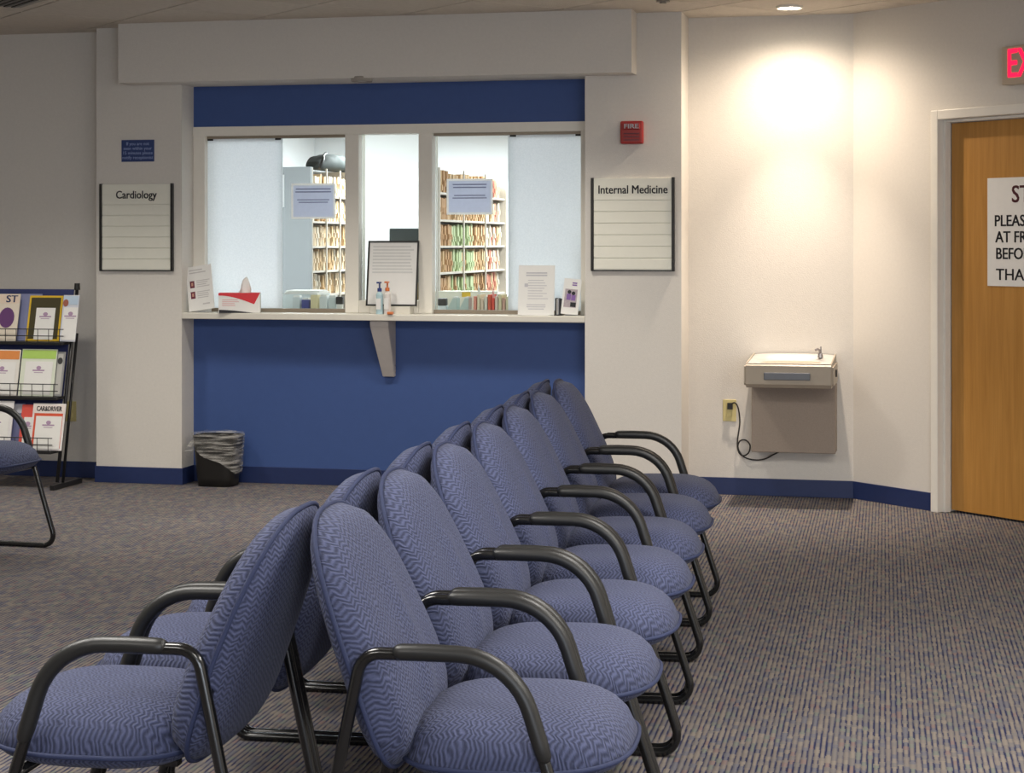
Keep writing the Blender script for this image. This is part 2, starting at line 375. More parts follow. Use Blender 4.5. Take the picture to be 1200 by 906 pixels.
box2(bm, (-6.5, -4, H+0.004), (7.5, 8.3, H+0.0119)); t = obj('ceiling_field', bm, M['tile'], ceil); t['kind'] = 'stuff'

RC = 0.18; TH = 0.12                          # recess depth, wall thickness
uC0, uC1 = uu(113, 0), uu(213, 0)             # left column
uP0, uP1 = uu(685.5, 0), uu(798.5, 0)         # right pillar
RF = 0.28                                     # fountain wall set back
uCor = (Q0-P0).dot(U)
def wallbox(name, a, b, m): return struct(name, bx(a, b), m, P0, A1)
wallbox('wall_left', (-4.2, RC, 0), (uC0-0.0, RC+TH, H), M['wall'])
wallbox('wall_left_column', (uC0, 0, 0), (uC1, RC+TH, H), M['wall'])
wallbox('wall_right_column', (uP0, 0, 0), (uP1, RF+TH, H), M['wall'])
Fv = (Q0-P0).dot(V)
wallbox('wall_back', (uP1, Fv, 0), (uCor+0.05, Fv+TH, H), M['wall'])
CT = 1.026                                    # counter top
wallbox('wall_center', (uC1, RC, 0), (uP0, RC+TH, CT-0.037), M['blue_wall'])
ZW = 2.142                                    # top of the window frame
wallbox('wall_center_top', (uC1, RC, ZW), (uP0, RC+TH, H), M['blue_wall'])
# door wall with opening
u0, u1 = ud(1094), ud(1094)+1.02
zf = 2.15
struct('wall_right', bx((0, 0, 0), (u0+0.03, TH, H)), M['wall'], Q0, A2)
struct('wall_right_over_door', bx((u0+0.03, 0, zf-0.03), (u1-0.03, TH, H)), M['wall'], Q0, A2)
struct('wall_right_beyond_door', bx((u1-0.03, 0, 0), (u1+2.2, TH, H)), M['wall'], Q0, A2)
# out of frame shell that closes the room
e1 = D(u1+2.2, 0)
struct('wall_far_right', bx((e1.x-0.02, -4, 0), (e1.x+0.1, e1.y, H)), M['wall'])
e0 = W(-4.1, 0)
struct('wall_far_left', bx((e0.x-0.1, -4, 0), (e0.x, e0.y+0.4, H)), M['wall'])
struct('wall_rear', bx((e0.x, -4.1, 0), (e1.x, -4.0, H)), M['wall'])
# soffit over the counter
SZ = 2.386
wallbox('trim_1', (uu(138.5, -0.185), -0.185, SZ), (uu(740, -0.185), -0.0005, H), M['wall'])
wallbox('trim_2', (uC1, 0, SZ), (uP0, RC-0.0005, H), M['wall'])
# baseboards
BH = 0.098; BT = 0.008
def base(name, a, b): return struct(name, bx(a, b, 0.002), M['base'], P0, A1)
base('baseboard_left', (-4.1, RC-BT, 0), (uC0-BT, RC, BH))
bm = bx((uC0-BT, -BT, 0), (uC1+BT, 0, BH), 0.002)
box2(bm, (uC1, 0, 0), (uC1+BT, RC-BT, BH)); box2(bm, (uC0-BT, 0, 0), (uC0, RC, BH))
struct('baseboard_column', bm, M['base'], P0, A1)
base('baseboard_center', (uC1+BT, RC-BT, 0), (uP0, RC, BH))
bm = bx((uP0, -BT, 0), (uP1+BT, 0, BH), 0.002); box2(bm, (uP1, 0, 0), (uP1+BT, Fv-BT, BH))
struct('baseboard_pillar', bm, M['base'], P0, A1)
base('baseboard_back', (uP1+BT, Fv-BT, 0), (uCor, Fv, BH))
struct('baseboard_right', bx((0.004, -BT, 0), (u0, 0, BH), 0.002), M['base'], Q0, A2)

# ---- service window
win = struct('window_1', bx((uC1, RC-0.012, ZW-0.055), (uP0, RC+TH, ZW)), M['white_trim'], P0, A1)
PX = {'L': (226, 240), 'M1': (405, 421), 'M2': (491, 507), 'Rr': (682, 685.4)}
def up(px): return uu(px, RC)
zb = CT
zt = ZW-0.055
def wpart(name, a, b, m, bev=0.003):
    return obj(name, bx(a, b, bev), m, win)
wpart('jamb', (uC1+0.0005, RC-0.012, zb), (up(241), RC+TH, zt), M['white_trim'])
wpart('mullion', (up(405), RC-0.012, zb), (up(421), RC+TH, zt), M['white_trim'])
wpart('mullion', (up(491), RC-0.012, zb), (up(507), RC+TH, zt), M['white_trim'])
wpart('jamb', (up(681), RC-0.012, zb), (uP0-0.0005, RC+TH, zt), M['white_trim'])
wpart('window_sill', (up(421)+0.0005, RC-0.012, zb), (up(491)-0.0005, RC+TH, zb+0.075), M['white_trim'])
M['track'] = mat('aluminium_track', (0.30, 0.25, 0.19), 0.4, metal=0.3)
for a, b in ((241, 405), (507, 681)):
    wpart('sliding_track', (up(a)+0.001, RC+0.02, zb), (up(b)-0.001, RC+0.075, zb+0.022), M['track'], 0)
    wpart('head_track', (up(a)+0.001, RC+0.02, zt-0.016), (up(b)-0.001, RC+0.075, zt), M['track'], 0)
def pane(name, a, b, v, m, z0=0.022, z1=0.016):
    return obj(name, bx((a, v, zb+z0), (b, v+0.006, zt-z1)), m, win)
pane('frosted_pane', up(241)+0.001, up(329), RC+0.03, M['frost'])
pane('frosted_pane', up(594), up(681)-0.001, RC+0.03, M['frost'])
pane('clear_pane', up(325), up(405)-0.001, RC+0.055, M['glass'])
pane('clear_pane', up(507)+0.001, up(597), RC+0.055, M['glass'])
pane('clear_pane', up(421)+0.001, up(491)-0.001, RC+0.045, M['glass'], 0.075, 0)
for px in (244.5, 324, 600, 677):
    wpart('pane_clip', (up(px)-0.018, RC+0.024, zt-0.027), (up(px)+0.018, RC+0.0295, zt-0.016), M['black'], 0)
# ---- counter
cnt = thing('reception_counter', 'long cream laminate transaction shelf across the blue reception recess, under the service window', 'counter', W(0, 0, CT), A1)
obj('worktop', bx((uC1+0.001, -0.004, -0.037), (uP0-0.001, RC-0.013, 0), 0.004), M['laminate'], cnt)
obj('inner_worktop', bx((uC1+0.001, RC-0.0125, -0.037), (uP0-0.001, RC+TH+0.55, -0.0005), 0), M['laminate'], cnt)
br = thing('shelf_bracket', 'grey painted tapered bracket holding up the middle of the counter on the blue wall', 'bracket', W(uu(457, RC), RC, 0), A1)
zt_ = CT-0.0375
bm = bmesh.new(); prism(bm, [(-0.001, zt_), (-0.155, zt_), (-0.155, zt_-0.035), (-0.03, zt_-0.335), (-0.001, zt_-0.335)], 'x', -0.036, 0.036)
for v in bm.verts:
    if v.co.x < 0 and v.co.z > zt_-0.1: v.co.x -= 0.04
bmesh.ops.bevel(bm, geom=bm.edges[:], offset=0.003, segments=2, affect='EDGES')
obj('gusset', bm, M['bracket'], br)
for dz in (0.27, 0.31):
    bm = bmesh.new(); cyl(bm, (0.0365, -0.016, zt_-dz), 0.005, 0.005, 0.004, 10, ry=R(90)); obj('screw', bm, M['grid'], br)

# ---- door
dr = struct('door_1', bx((u0+0.068, 0.065, 0.012), (u1-0.068, 0.108, zf-0.068), 0.002), M['wood'], Q0, A2)
bm = bx((u0, -0.024, 0), (u0+0.05, TH+0.01, zf), 0.004); o = obj('door_jamb', bm, M['door_frame'], dr)
bm = bx((u1-0.05, -0.024, 0), (u1, TH+0.01, zf), 0.004); o = obj('door_jamb', bm, M['door_frame'], dr)
bm = bx((u0+0.051, -0.024, zf-0.05), (u1-0.051, TH+0.01, zf), 0.004); obj('door_head', bm, M['door_frame'], dr)
bm = bx((u0+0.0505, 0.02, 0), (u0+0.066, 0.062, zf-0.051), 0.002); obj('door_stop', bm, M['door_frame'], dr)
bm = bx((u0+0.067, 0.02, zf-0.066), (u1-0.067, 0.062, zf-0.051), 0.002); obj('door_stop', bm, M['door_frame'], dr)
bm = bmesh.new(); box2(bm, (u1-0.13, 0.02, 0.98), (u1-0.09, 0.064, 1.02)); cyl(bm, (u1-0.16, 0.0, 1.0), 0.011, 0.011, 0.12, 12, ry=R(90)); obj('door_handle', bm, M['steel'], dr)

# ================================================================== chairs
def pad(nu, rings, outline, front, rear, place):
    """closed cushion: outline(th)->(a,b); heights front(r), rear(r); place(a,b,h,s)->xyz"""
    bm = bmesh.new(); uvl = bm.loops.layers.uv.new('UVMap'); info = {}
    def mk(a, b, h, s):
        v = bm.verts.new(place(a, b, h, s)); info[v] = (a, b); return v
    ca_, cb_ = outline[0]; pts = outline[1]; n = len(pts)
    eq = [mk(p[0], p[1], 0, 0) for p in pts]
    for s, prof in ((1, front), (-1, rear)):
        prev = eq
        for k in range(rings-1, 0, -1):
            r = (k/rings)**0.8
            ring = [mk(ca_+(p[0]-ca_)*r, cb_+(p[1]-cb_)*r, prof(r)*s, s) for p in pts]
            for j in range(n):
                bm.faces.new((prev[j], prev[(j+1) % n], ring[(j+1) % n], ring[j]))
            prev = ring
        c = mk(ca_, cb_, prof(0)*s, s)
        for j in range(n): bm.faces.new((prev[j], prev[(j+1) % n], c))
    bmesh.ops.recalc_face_normals(bm, faces=bm.faces[:])
    for f in bm.faces:
        f.smooth = True
        for l in f.loops: l[uvl].uv = info[l.vert]
    return bm
def spow(x, e): return math.copysign(abs(x)**e, x)
# backrest in (y, w): w runs up the back
LB = 0.50
def back_outline(n=56):
    pts = []
    for i in range(n):
        t = 2*math.pi*i/n; c, s = math.cos(t), math.sin(t)
        if s >= 0: y, wv = 0.262*spow(c, 2/2.8), 0.17+(LB-0.17)*spow(s, 2/2.5)
        else: y, wv = (0.262-0.018*abs(s)**1.5)*spow(c, 2/4.2), 0.17+0.17*spow(s, 2/4.2)
        pts.append((y, wv))
    return (0, 0.22), pts
def back_place(y, wv, h, s):
    k = (wv/LB)
    x = 0.040-0.145*k-0.035*k*k+0.10*y*y*(1-k) + h
    if s > 0: x += 0.013*math.exp(-(y/0.045)**2)*math.exp(-((wv-0.22)/0.15)**4) + 0.012*math.exp(-((wv-0.15)/0.11)**2)
    return (x, y, 0.398+wv*0.995+h*0.30)
bf = lambda r: 0.060*(1-r**5)**0.5
brr = lambda r: 0.050*(1-r**3.2)**0.6
def seat_outline(n=60):
    pts = []
    for i in range(n):
        t = 2*math.pi*i/n; c, s = math.cos(t), math.sin(t)
        x = 0.272+0.232*spow(c, 2/(2.7 if c > 0 else 4.5))
        y = 0.245*spow(s, 2/2.9)*(1-0.05*max(0, -c))
        pts.append((y, x))
    return (0, 0.27), pts
def seat_place(y, x, h, s):
    fx = max(0, (x-0.30)/0.23)
    z = 0.424+h+(0.012 if s >= 0 else 0.012)*fx**1.5-0.016*max(0, s)*fx**2
    if s > 0: z -= 0.006*math.exp(-((x-0.2)/0.12)**2-(y/0.15)**2)
    return (x, y, z)
sf = lambda r: 0.100*(1-r**4.2)**0.55
sr = lambda r: 0.052*(1-r**3.0)**0.6
YF = 0.270
def make_chair(label, cat, loc, rz, group):
    t = thing('waiting_chair', label, cat, loc, rz, group)
    st = obj('seat', pad(0, 10, seat_outline(), sf, sr, seat_place), M['fabric'], t)
    bm = bmesh.new(); tube(bm, [Vector(seat_place(y*1.004, 0.272+(x-0.272)*1.004, 0, 0)) for y, x in seat_outline(60)[1]], 0.0055, 6, closed=True, up=Vector((0, 0, 1)))
    obj('piping', bm, M['piping'], st)
    bk = obj('backrest', pad(0, 10, back_outline(), bf, brr, back_place), M['fabric'], t)
    bm = bmesh.new(); tube(bm, [Vector(back_place(y*1.004, wv, 0, 0)) for y, wv in back_outline(56)[1]], 0.0055, 6, closed=True, up=Vector((1, 0, 0)))
    obj('piping', bm, M['piping'], bk)
    for s in (-1, 1):
        y = s*YF
        loop = rounded([(0.0, y, 0.652), (0.292, y, 0.652), (0.497, y, 0.012), (-0.135, y, 0.012)], [0.045, 0.15, 0.05, 0.05])
        bm = bmesh.new(); tube(bm, loop, 0.0125, 10, closed=True); obj('side_frame', bm, M['black_tube'], t)
        g0 = rounded([(0.062, y, 0.656), (0.294, y, 0.656), (0.357, y, 0.457)], [0, 0.15, 0], 9, closed=False)
        d0 = g0[0]; pts = [d0, d0+Vector((0.008, 0, 0)), d0+Vector((0.018, 0, 0)), d0+Vector((0.07, 0, 0.001))]+g0[1:-1]
        e = g0[-1]; dr_ = (e-g0[-2]).normalized(); pts += [e-dr_*0.03, e-dr_*0.008, e]
        bm = bmesh.new(); tube(bm, pts, 0.0195, 12, ry=0.0165, taper=True); obj('arm_grip', bm, M['grip'], t)
    bm = bmesh.new(); tube(bm, [(0.379, -YF, 0.387), (0.379, YF, 0.387)], 0.011, 10, up=Vector((1, 0, 0))); obj('crossbar', bm, M['black_tube'], t)
    for s in (-1, 1):
        obj('seat_rail', bx((0.08, s*0.14-0.014, 0.388), (0.38, s*0.14+0.014, 0.400)), M['black_tube'], t)
        bm = bmesh.new(); tube(bm, [(-0.018, s*YF, 0.565), (-0.018, s*0.235, 0.565)], 0.010, 8, up=Vector((1, 0, 0))); obj('back_bolt', bm, M['black_tube'], t)
    return t
ROW = R(-9.3)
Fd = Vector((math.cos(ROW), math.sin(ROW), 0)); Gd = Vector((-math.sin(ROW), math.cos(ROW), 0))
OR = Vector((-0.2275, 3.52, 0))-Fd*0.062+Gd*YF
OL = Vector((-0.611, 3.557, 0))+Gd*YF
SP = 0.585
ordn = ['nearest', 'second', 'third', 'fourth', 'fifth', 'sixth', 'farthest']
def lab(i, side):
    o = ordn[i]
    where = 'of the right-hand row, facing the drinking fountain side' if side > 0 else 'of the left-hand row, facing the magazine rack side'
    return f'blue zigzag-fabric armchair, {o} from the camera {where}' if i not in (0, 6) else f'blue zigzag-fabric armchair, {o} one {where}'
proto = make_chair(lab(0, 1), 'chair', OR, ROW, 'waiting chairs in the right-hand row')
for i in range(1, 7):
    dup(proto, OR+Gd*SP*i+Fd*random.uniform(-0.006, 0.006), ROW+R(random.uniform(-0.25, 0.25)), lab(i, 1))
for i in range(7):
    dup(proto, OL+Gd*SP*i+Fd*random.uniform(-0.006, 0.006), ROW+math.pi+R(random.uniform(-0.25, 0.25)), lab(i, -1), 'waiting chairs in the left-hand row')
ang = R(-16); fd = Vector((math.cos(ang), math.sin(ang), 0)); gd = Vector((-math.sin(ang), math.cos(ang), 0))
far_foot = Vector((-2.16, 8.66, 0))
dup(proto, far_foot-fd*0.485-gd*YF, ang, 'blue armchair cut off by the left edge, in front of the magazine rack', 'lone waiting chair')

# ================================================================== wall things
def directory(title, x0, x1, y0, y1, label):
    a, b = uu(x0, 0), uu(x1, 0); uc = (a+b)/2; wd = (b-a)/2
    z1, z0 = zz(y0, uc, 0), zz(y1, uc, 0)
    t = thing('directory_sign', label, 'sign', W(uc, 0, z0), A1, 'department directory signs'); h = z1-z0
    obj('backing', bx((-wd+0.012, -0.010, 0), (wd-0.012, -0.0005, h-0.002)), M['cream'], t)
    for s in (-1, 1):
        obj('side_rail', bx((s*wd-(0.016 if s > 0 else 0), -0.022, -0.004), (s*wd+(0 if s > 0 else 0.016), -0.0005, h+0.004), 0.002), M['black'], t)
    obj('bottom_rail', bx((-wd+0.0165, -0.018, -0.004), (wd-0.0165, -0.0105, 0.002)), M['black'], t)
    th = h*0.235
    obj('title_panel', bx((-wd+0.017, -0.017, h-th), (wd-0.017, -0.0105, h), 0.001), M['cream'], t)
    text('title', title, 0.066, M['ink'], t, (0, -0.0178, h-th*0.54), bold=0.0012, sx=0.86 if len(title) > 12 else 0.9)
    n = 6; p = (h-th-0.004)/n
    for i in range(n):
        zt2 = h-th-0.002-i*p
        obj('name_strip', bx((-wd+0.017, -0.0165, zt2-p+0.004), (wd-0.017, -0.0105, zt2), 0.0012), M['cream'], t)
    return t
directory('Cardiology', 118, 204, 216, 317, 'cream directory sign headed Cardiology with six blank strips, on the left column')
directory('Internal Medicine', 693, 791, 209, 317, 'cream directory sign headed Internal Medicine with six blank strips, on the right pillar')
# small blue notice
a, b = uu(143, 0), uu(181, 0); uc = (a+b)/2; z1, z0 = zz(164, uc, 0), zz(189.5, uc, 0)
t = thing('notice_plaque', 'small blue wall plaque with four lines of pale lettering above the Cardiology sign', 'sign', W(uc, 0, z0), A1)
obj('plate', bx((-(b-a)/2, -0.008, 0), ((b-a)/2, -0.0005, z1-z0), 0.001), M['sign_blue'], t)
for i, s in enumerate(['If you are not', 'seen within your', '15 minutes please', 'notify receptionist']):
    text('lettering', s, 0.027, M['pale_blue_ink'], t, (0, -0.0086, (z1-z0)-0.024-i*0.0275))
# fire alarm
uc = uu(741.5, 0); t = thing('fire_alarm', 'red fire alarm strobe with white lettering high on the right pillar', 'alarm', W(uc, 0, zz(169, uc, 0)), A1)
obj('housing', bx((-0.064, -0.045, 0), (0.064, -0.0005, 0.128), 0.008), M['alarm_red'], t)
obj('strobe_lens', bx((-0.050, -0.062, 0.080), (0.050, -0.0455, 0.112), 0.005), M['alarm_red'], t)
text('lettering', 'FIRE', 0.036, M['white_ink'], t, (0, -0.0628, 0.096), bold=0.001, sx=1.3)
for i in range(3): obj('horn_slot', bx((-0.045, -0.0475, 0.018+i*0.018), (0.045, -0.0455, 0.025+i*0.018)), M['dark_red_ink'], t)

# wall outlets
def outlet(u, v, z, label):
    t = thing('wall_outlet', label, 'outlet', W(u, v, z), A1)
    obj('cover_plate', bx((-0.038, -0.006, -0.062), (0.038, -0.0005, 0.062), 0.002), M['ivory'], t)
    for s in (-1, 1): obj('socket', bx((-0.016, -0.009, s*0.024-0.013), (0.016, -0.0063, s*0.024+0.013), 0.003), M['ivory'], t)
    return t
uo = uu(855, Fv); zo = zz(481, uo, Fv)
outlet(uo, Fv, zo, 'ivory wall outlet with a black plug in it, left of the drinking fountain')
ul = uu(83, RC); outlet(ul, RC, zz(482, ul, RC), 'ivory wall outlet low on the wall beside the magazine rack')

# drinking fountain
uf = uu(929, Fv-0.14); fw = 0.236
t = thing('drinking_fountain', 'wall-hung taupe drinking fountain with a steel basin and black power cord', 'fountain', W(uf, Fv, 0), A1)
vz = Fv-0.3
z_b = zz(530.5, uf, Fv-0.15); z_m = zz(455, uf, Fv-0.45); z_t = zz(427.5, uf, Fv-0.46)
DP = 0.46
obj('lower_cabinet', bx((-fw+0.008, -0.17, z_b), (fw+0.002, -0.0006, z_m-0.001), 0.005), M['taupe_dark'], t)
bm = bmesh.new(); prism(bm, [(-0.0006, z_m), (-DP+0.02, z_m), (-DP, z_m+0.02), (-DP, z_t-0.008), (-DP+0.008, z_t), (-0.0006, z_t)], 'x', -fw-0.006, fw+0.006)
bmesh.ops.bevel(bm, geom=[e for e in bm.edges if abs(e.verts[0].co.x-e.verts[1].co.x) < 1e-5], offset=0.012, segments=3, affect='EDGES')
obj('upper_housing', bm, M['taupe'], t)
# basin: steel deck with a raised rear rim and a dished bowl
bm = bmesh.new(); n = 20; gx = []
x0_, x1_ = -fw+0.012, fw-0.012; y0_, y1_ = -DP+0.014, -0.02
vv = []
for i in range(n+1):
    row = []
    for j in range(n+1):
        a, b2 = i/n*2-1, j/n*2-1
        r = (abs(a*1.12)**3+abs(b2*1.1)**3)**(1/3)
        dip = -0.035*max(0, 1-r**3) if r < 1 else 0.0
        row.append(bm.verts.new((x0_+(x1_-x0_)*i/n, y0_+(y1_-y0_)*j/n, z_t+0.004+dip+0.032*((j/n)**1.3)*(1-0.25*abs(a)**4))))
    vv.append(row)
for i in range(n):
    for j in range(n):
        f = bm.faces.new((vv[i][j], vv[i+1][j], vv[i+1][j+1], vv[i][j+1])); f.smooth = True
obj('basin', bm, M['steel'], t)
bm = bmesh.new()
prism(bm, [(-0.0006, z_t+0.0005), (y0_, z_t+0.0005), (y0_, z_t+0.004), (y1_, z_t+0.034), (-0.0006, z_t+0.034)], 'x', -fw+0.004, x0_-0.001)
prism(bm, [(-0.0006, z_t+0.0005), (y0_, z_t+0.0005), (y0_, z_t+0.004), (y1_, z_t+0.034), (-0.0006, z_t+0.034)], 'x', x1_+0.001, fw-0.004)
obj('side_rim', bm, M['taupe'], t)
obj('push_bar', bx((-0.132, -DP-0.012, z_m+0.045), (0.118, -DP-0.0005, z_m+0.085), 0.004), M['grey_bar'], t)
for s in (-1, 1):
    obj('side_button', bx((s*(fw+0.0065), -0.25, z_m+0.05), (s*(fw+0.014), -0.21, z_m+0.09), 0.002), M['black'], t)
bm = bmesh.new()
cyl(bm, (fw-0.085, -0.11, z_t+0.032), 0.016, 0.012, 0.024, 16)
tube(bm, [(fw-0.085, -0.11, z_t+0.040), (fw-0.088, -0.115, z_t+0.060), (fw-0.100, -0.125, z_t+0.068), (fw-0.110, -0.135, z_t+0.062)], 0.007, 8)
box(bm, (fw-0.082, -0.098, z_t+0.062), (0.006, 0.035, 0.04))
obj('bubbler', bm, M['dark_chrome'], t)
bm = bmesh.new(); cyl(bm, (-0.17, -0.30, z_t-0.005), 0.012, 0.012, 0.006, 12); obj('drain_cover', bm, M['grid'], t)
# cord
def wp(px, py, v): u = uu(px, v); return Vector((u-uf, v-Fv, zz(py, u, v)))
cv = Fv-0.02
pts = [wp(857, 474, Fv-0.026), wp(861, 472, Fv-0.04), wp(865, 478, Fv-0.035), wp(867, 495, cv), wp(864.5, 515, cv), wp(865, 528, cv), wp(870, 534, cv), wp(877, 531, Fv-0.024), wp(879, 522, Fv-0.03), wp(874, 516, Fv-0.03), wp(867, 517, Fv-0.03), wp(865, 525, Fv-0.03), wp(871, 535, Fv-0.03), wp(884, 539, cv), wp(896, 538, Fv-0.03), wp(906, 533, Fv-0.06), wp(913, 529.5, Fv-0.09)]
def smooth_path(p, k=5):
    out = []
    for i in range(len(p)-1):
        a, b, c, d = p[max(i-1, 0)], p[i], p[i+1], p[min(i+2, len(p)-1)]
        for j in range(k):
            s = j/k; out.append(0.5*((2*b)+(c-a)*s+(2*a-5*b+4*c-d)*s*s+(3*b-a-3*c+d)*s**3))
    return out+[p[-1]]
bm = bmesh.new(); tube(bm, smooth_path(pts), 0.0042, 7); obj('power_cord', bm, M['black'], t)
bm = bmesh.new(); p_ = wp(856, 475.5, Fv); box(bm, (p_.x, -0.022, p_.z), (0.03, 0.024, 0.036)); obj('plug', bm, M['black'], t)

# trash bin
ub = uu(256, 0.03); t = thing('trash_bin', 'small black waste bin with a clear plastic liner, under the left end of the counter', 'trash can', W(ub, 0.028, 0), A1)
def bin_bm(w0, d0, w1, d1, z0, z1, cap=True, wob=0, seg=40, zfun=None, rings=6):
    bm = bmesh.new(); rr = []
    for k in range(rings+1):
        s = k/rings; ring = []
        for i in range(seg):
            a = 2*math.pi*i/seg; c, sn = math.cos(a), math.sin(a)
            wv, dv = w0+(w1-w0)*s, d0+(d1-d0)*s
            z = z0+(z1-z0)*s if not zfun else zfun(a, s)
            q = 1+wob*random.uniform(-1, 1)
            ring.append(bm.verts.new((wv*spow(c, 0.55)*q, dv*spow(sn, 0.55)*q, z)))
        rr.append(ring)
    for k in range(rings):
        for i in range(seg):
            f = bm.faces.new((rr[k][i], rr[k][(i+1) % seg], rr[k+1][(i+1) % seg], rr[k+1][i])); f.smooth = True
    if cap: bm.faces.new(rr[0][::-1])
    return bm
bm = bin_bm(0.112, 0.085, 0.140, 0.112, 0.001, 0.30); obj('bin_body', bm, M['black'], t)
def lz(a, s):
    low = 0.16+0.085*(-math.cos(a))*1.0
    return low+(0.315-low)*s+0.004*math.sin(9*a)*s
bm = bin_bm(0.134, 0.106, 0.149, 0.119, 0, 0, cap=False, wob=0.012, zfun=lz, rings=7); obj('liner', bm, M['film'], t)
bm = bmesh.new(); bmesh.ops.create_icosphere(bm, subdivisions=3, radius=0.036, matrix=Matrix.Translation((-0.160, -0.03, 0.225)) @ Matrix.Rotation(R(35), 4, 'Y') @ Matrix.Diagonal((0.7, 0.6, 1.7, 1)))
for v in bm.verts: v.co += Vector((random.uniform(-1, 1), random.uniform(-1, 1), random.uniform(-1, 1)))*0.003
obj('liner_knot', bm, M['film'], t, smooth=True)

# exit sign
t0 = ud(1174, -0.05); zb_, zt_2 = zd(100, t0, -0.05), zd(55, t0, -0.05); xw = 0.30
t = thing('exit_sign', 'illuminated EXIT sign with red letters on a tan plate above the oak door', 'sign', D(t0, 0, zb_), A2)
hh = zt_2-zb_
obj('housing', bx((0, -0.05, 0), (xw, -0.0006, hh), 0.004), M['exit_plate'], t)
text('lettering', 'EXIT', hh*1.05, M['exit_red'], t, (0.03, -0.0515, hh*0.5), align='LEFT', bold=0.005, sx=0.68)
# door sign
td = ud(1157.5, 0.064); zt3, zb3 = zd(209, td, 0.064), zd(335, td, 0.064)
t = thing('door_sign', 'white paper sign lettered in black taped to the oak door', 'sign', D(td, 0.064, zb3), A2)
sh = zt3-zb3; sw = 0.43
obj('sheet', bx((0, -0.0025, 0), (sw, -0.0006, sh)), M['paper'], t)
def fz(py): return zd(py, td+0.1, 0.06)-zb3
def fx(px): return ud(px, 0.062)-td
text('lettering', 'STOP', 0.125, M['dark_red_ink'], t, (fx(1185), -0.0031, fz(229)), align='LEFT', bold=0.0018, sx=0.95)
for i, (s, py, px) in enumerate((('PLEASE', 259.5, 1165), ('AT FRONT', 278.5, 1166.5), ('BEFORE', 298, 1166.5))):
    text('lettering', s, 0.083, M['ink'], t, (fx(px), -0.0031, fz(py)), align='LEFT', bold=0.0016, sx=0.94)
text('lettering', 'THANK', 0.085, M['ink'], t, (fx(1167), -0.0031, fz(322.5)), align='LEFT', bold=0.0008, sx=1.1)

# ---- ceiling fittings
def at_ceiling(px, py): y = (H-CAMH)*F/(HY-py); return Vector(((px-600)/F*y, y, H))
p = at_ceiling(925, 7); t = thing('downlight', 'lit recessed ceiling downlight shining down the wall above the drinking fountain', 'lamp', p)
bm = bmesh.new(); tube(bm, [(0.068*math.cos(a*math.pi/14), 0.068*math.sin(a*math.pi/14), -0.004) for a in range(28)], 0.012, 8, closed=True, up=Vector((0, 0, 1)), ry=0.006); obj('trim_ring', bm, M['white_trim'], t)
bm = bmesh.new(); cyl(bm, (0, 0, -0.004), 0.056, 0.045, 0.006, 28); obj('lens', bm, M['lens'], t)
sl = bpy.data.lights.new('downlight_lamp', 'SPOT'); sl.energy = 78; sl.color = (1.0, 0.83, 0.66); sl.spot_size = R(154); sl.spot_blend = 1.0; sl.shadow_soft_size = 0.03
so = bpy.data.objects.new('downlight_lamp', sl); C.objects.link(so); so.parent = t; so.location = (0, 0, -0.02)
s2 = bpy.data.lights.new('downlight_beam', 'SPOT'); s2.energy = 170; s2.color = (1.0, 0.85, 0.70); s2.spot_size = R(62); s2.spot_blend = 0.9; s2.shadow_soft_size = 0.03
so = bpy.data.objects.new('downlight_beam', s2); C.objects.link(so); so.parent = t; so.location = (0, 0, -0.02)
us = uu(424, -0.13); t = thing('soffit_downlight', 'small unlit recessed downlight in the underside of the soffit above the counter', 'lamp', W(us, -0.13, SZ), A1)
bm = bmesh.new(); tube(bm, [(0.06*math.cos(a*math.pi/14), 0.06*math.sin(a*math.pi/14), -0.004) for a in range(28)], 0.014, 8, closed=True, up=Vector((0, 0, 1)), ry=0.003); obj('trim_ring', bm, M['grid'], t)
bm = bmesh.new(); bmesh.ops.create_uvsphere(bm, u_segments=20, v_segments=10, radius=0.04, matrix=Matrix.Translation((0, 0, -0.006)) @ Matrix.Diagonal((1, 1, 0.3, 1))); obj('lens', bm, M['lamp_off'], t, smooth=True)
p = at_ceiling(12, 2); t = thing('ceiling_vent', 'dark slotted air vent in the ceiling at the top left corner', 'vent', p+Vector((-0.05, -0.12, 0)), A2)
obj('vent_frame', bx((-0.22, -0.22, -0.010), (0.22, 0.22, -0.0005), 0.003), M['grid'], t)
for i in range(9): obj('vent_slat', bx((-0.19, -0.19+i*0.043, -0.016), (0.19, -0.17+i*0.043, -0.0105)), M['black'], t)
p = at_ceiling(777, 0.5); t = thing('sprinkler_head', 'small grey sprinkler in the ceiling left of the lit downlight', 'sprinkler', p)
bm = bmesh.new(); cyl(bm, (0, 0, -0.0045), 0.038, 0.034, 0.008, 20); obj('escutcheon', bm, M['grid'], t)
bm = bmesh.new(); cyl(bm, (0, 0, -0.0125), 0.020, 0.014, 0.007, 16); obj('deflector', bm, M['grid'], t)

# ================================================================== things on the counter
def counter_thing(name, label, cat, px, v, z=CT, group=None): return thing(name, label, cat, W(uu(px, v), v, z), A1, group)
M['skin'] = mat('portrait_skin', (0.55, 0.30, 0.22), 0.8); M['portrait'] = mat('portrait_dark', (0.16, 0.03, 0.05), 0.8)
# leaning leaflet with two portraits
t = counter_thing('provider_flyer', 'white upright flyer with two small portraits at the left end of the counter', 'flyer', 236, 0.05)
tl = R(-9)
bd = obj('flyer_sheet', bx((-0.082, -0.002, 0.0), (0.082, 0.002, 0.27)), M['paper'], t); bd.rotation_euler = (tl, 0, 0); bd.location = (0, 0, 0.001)
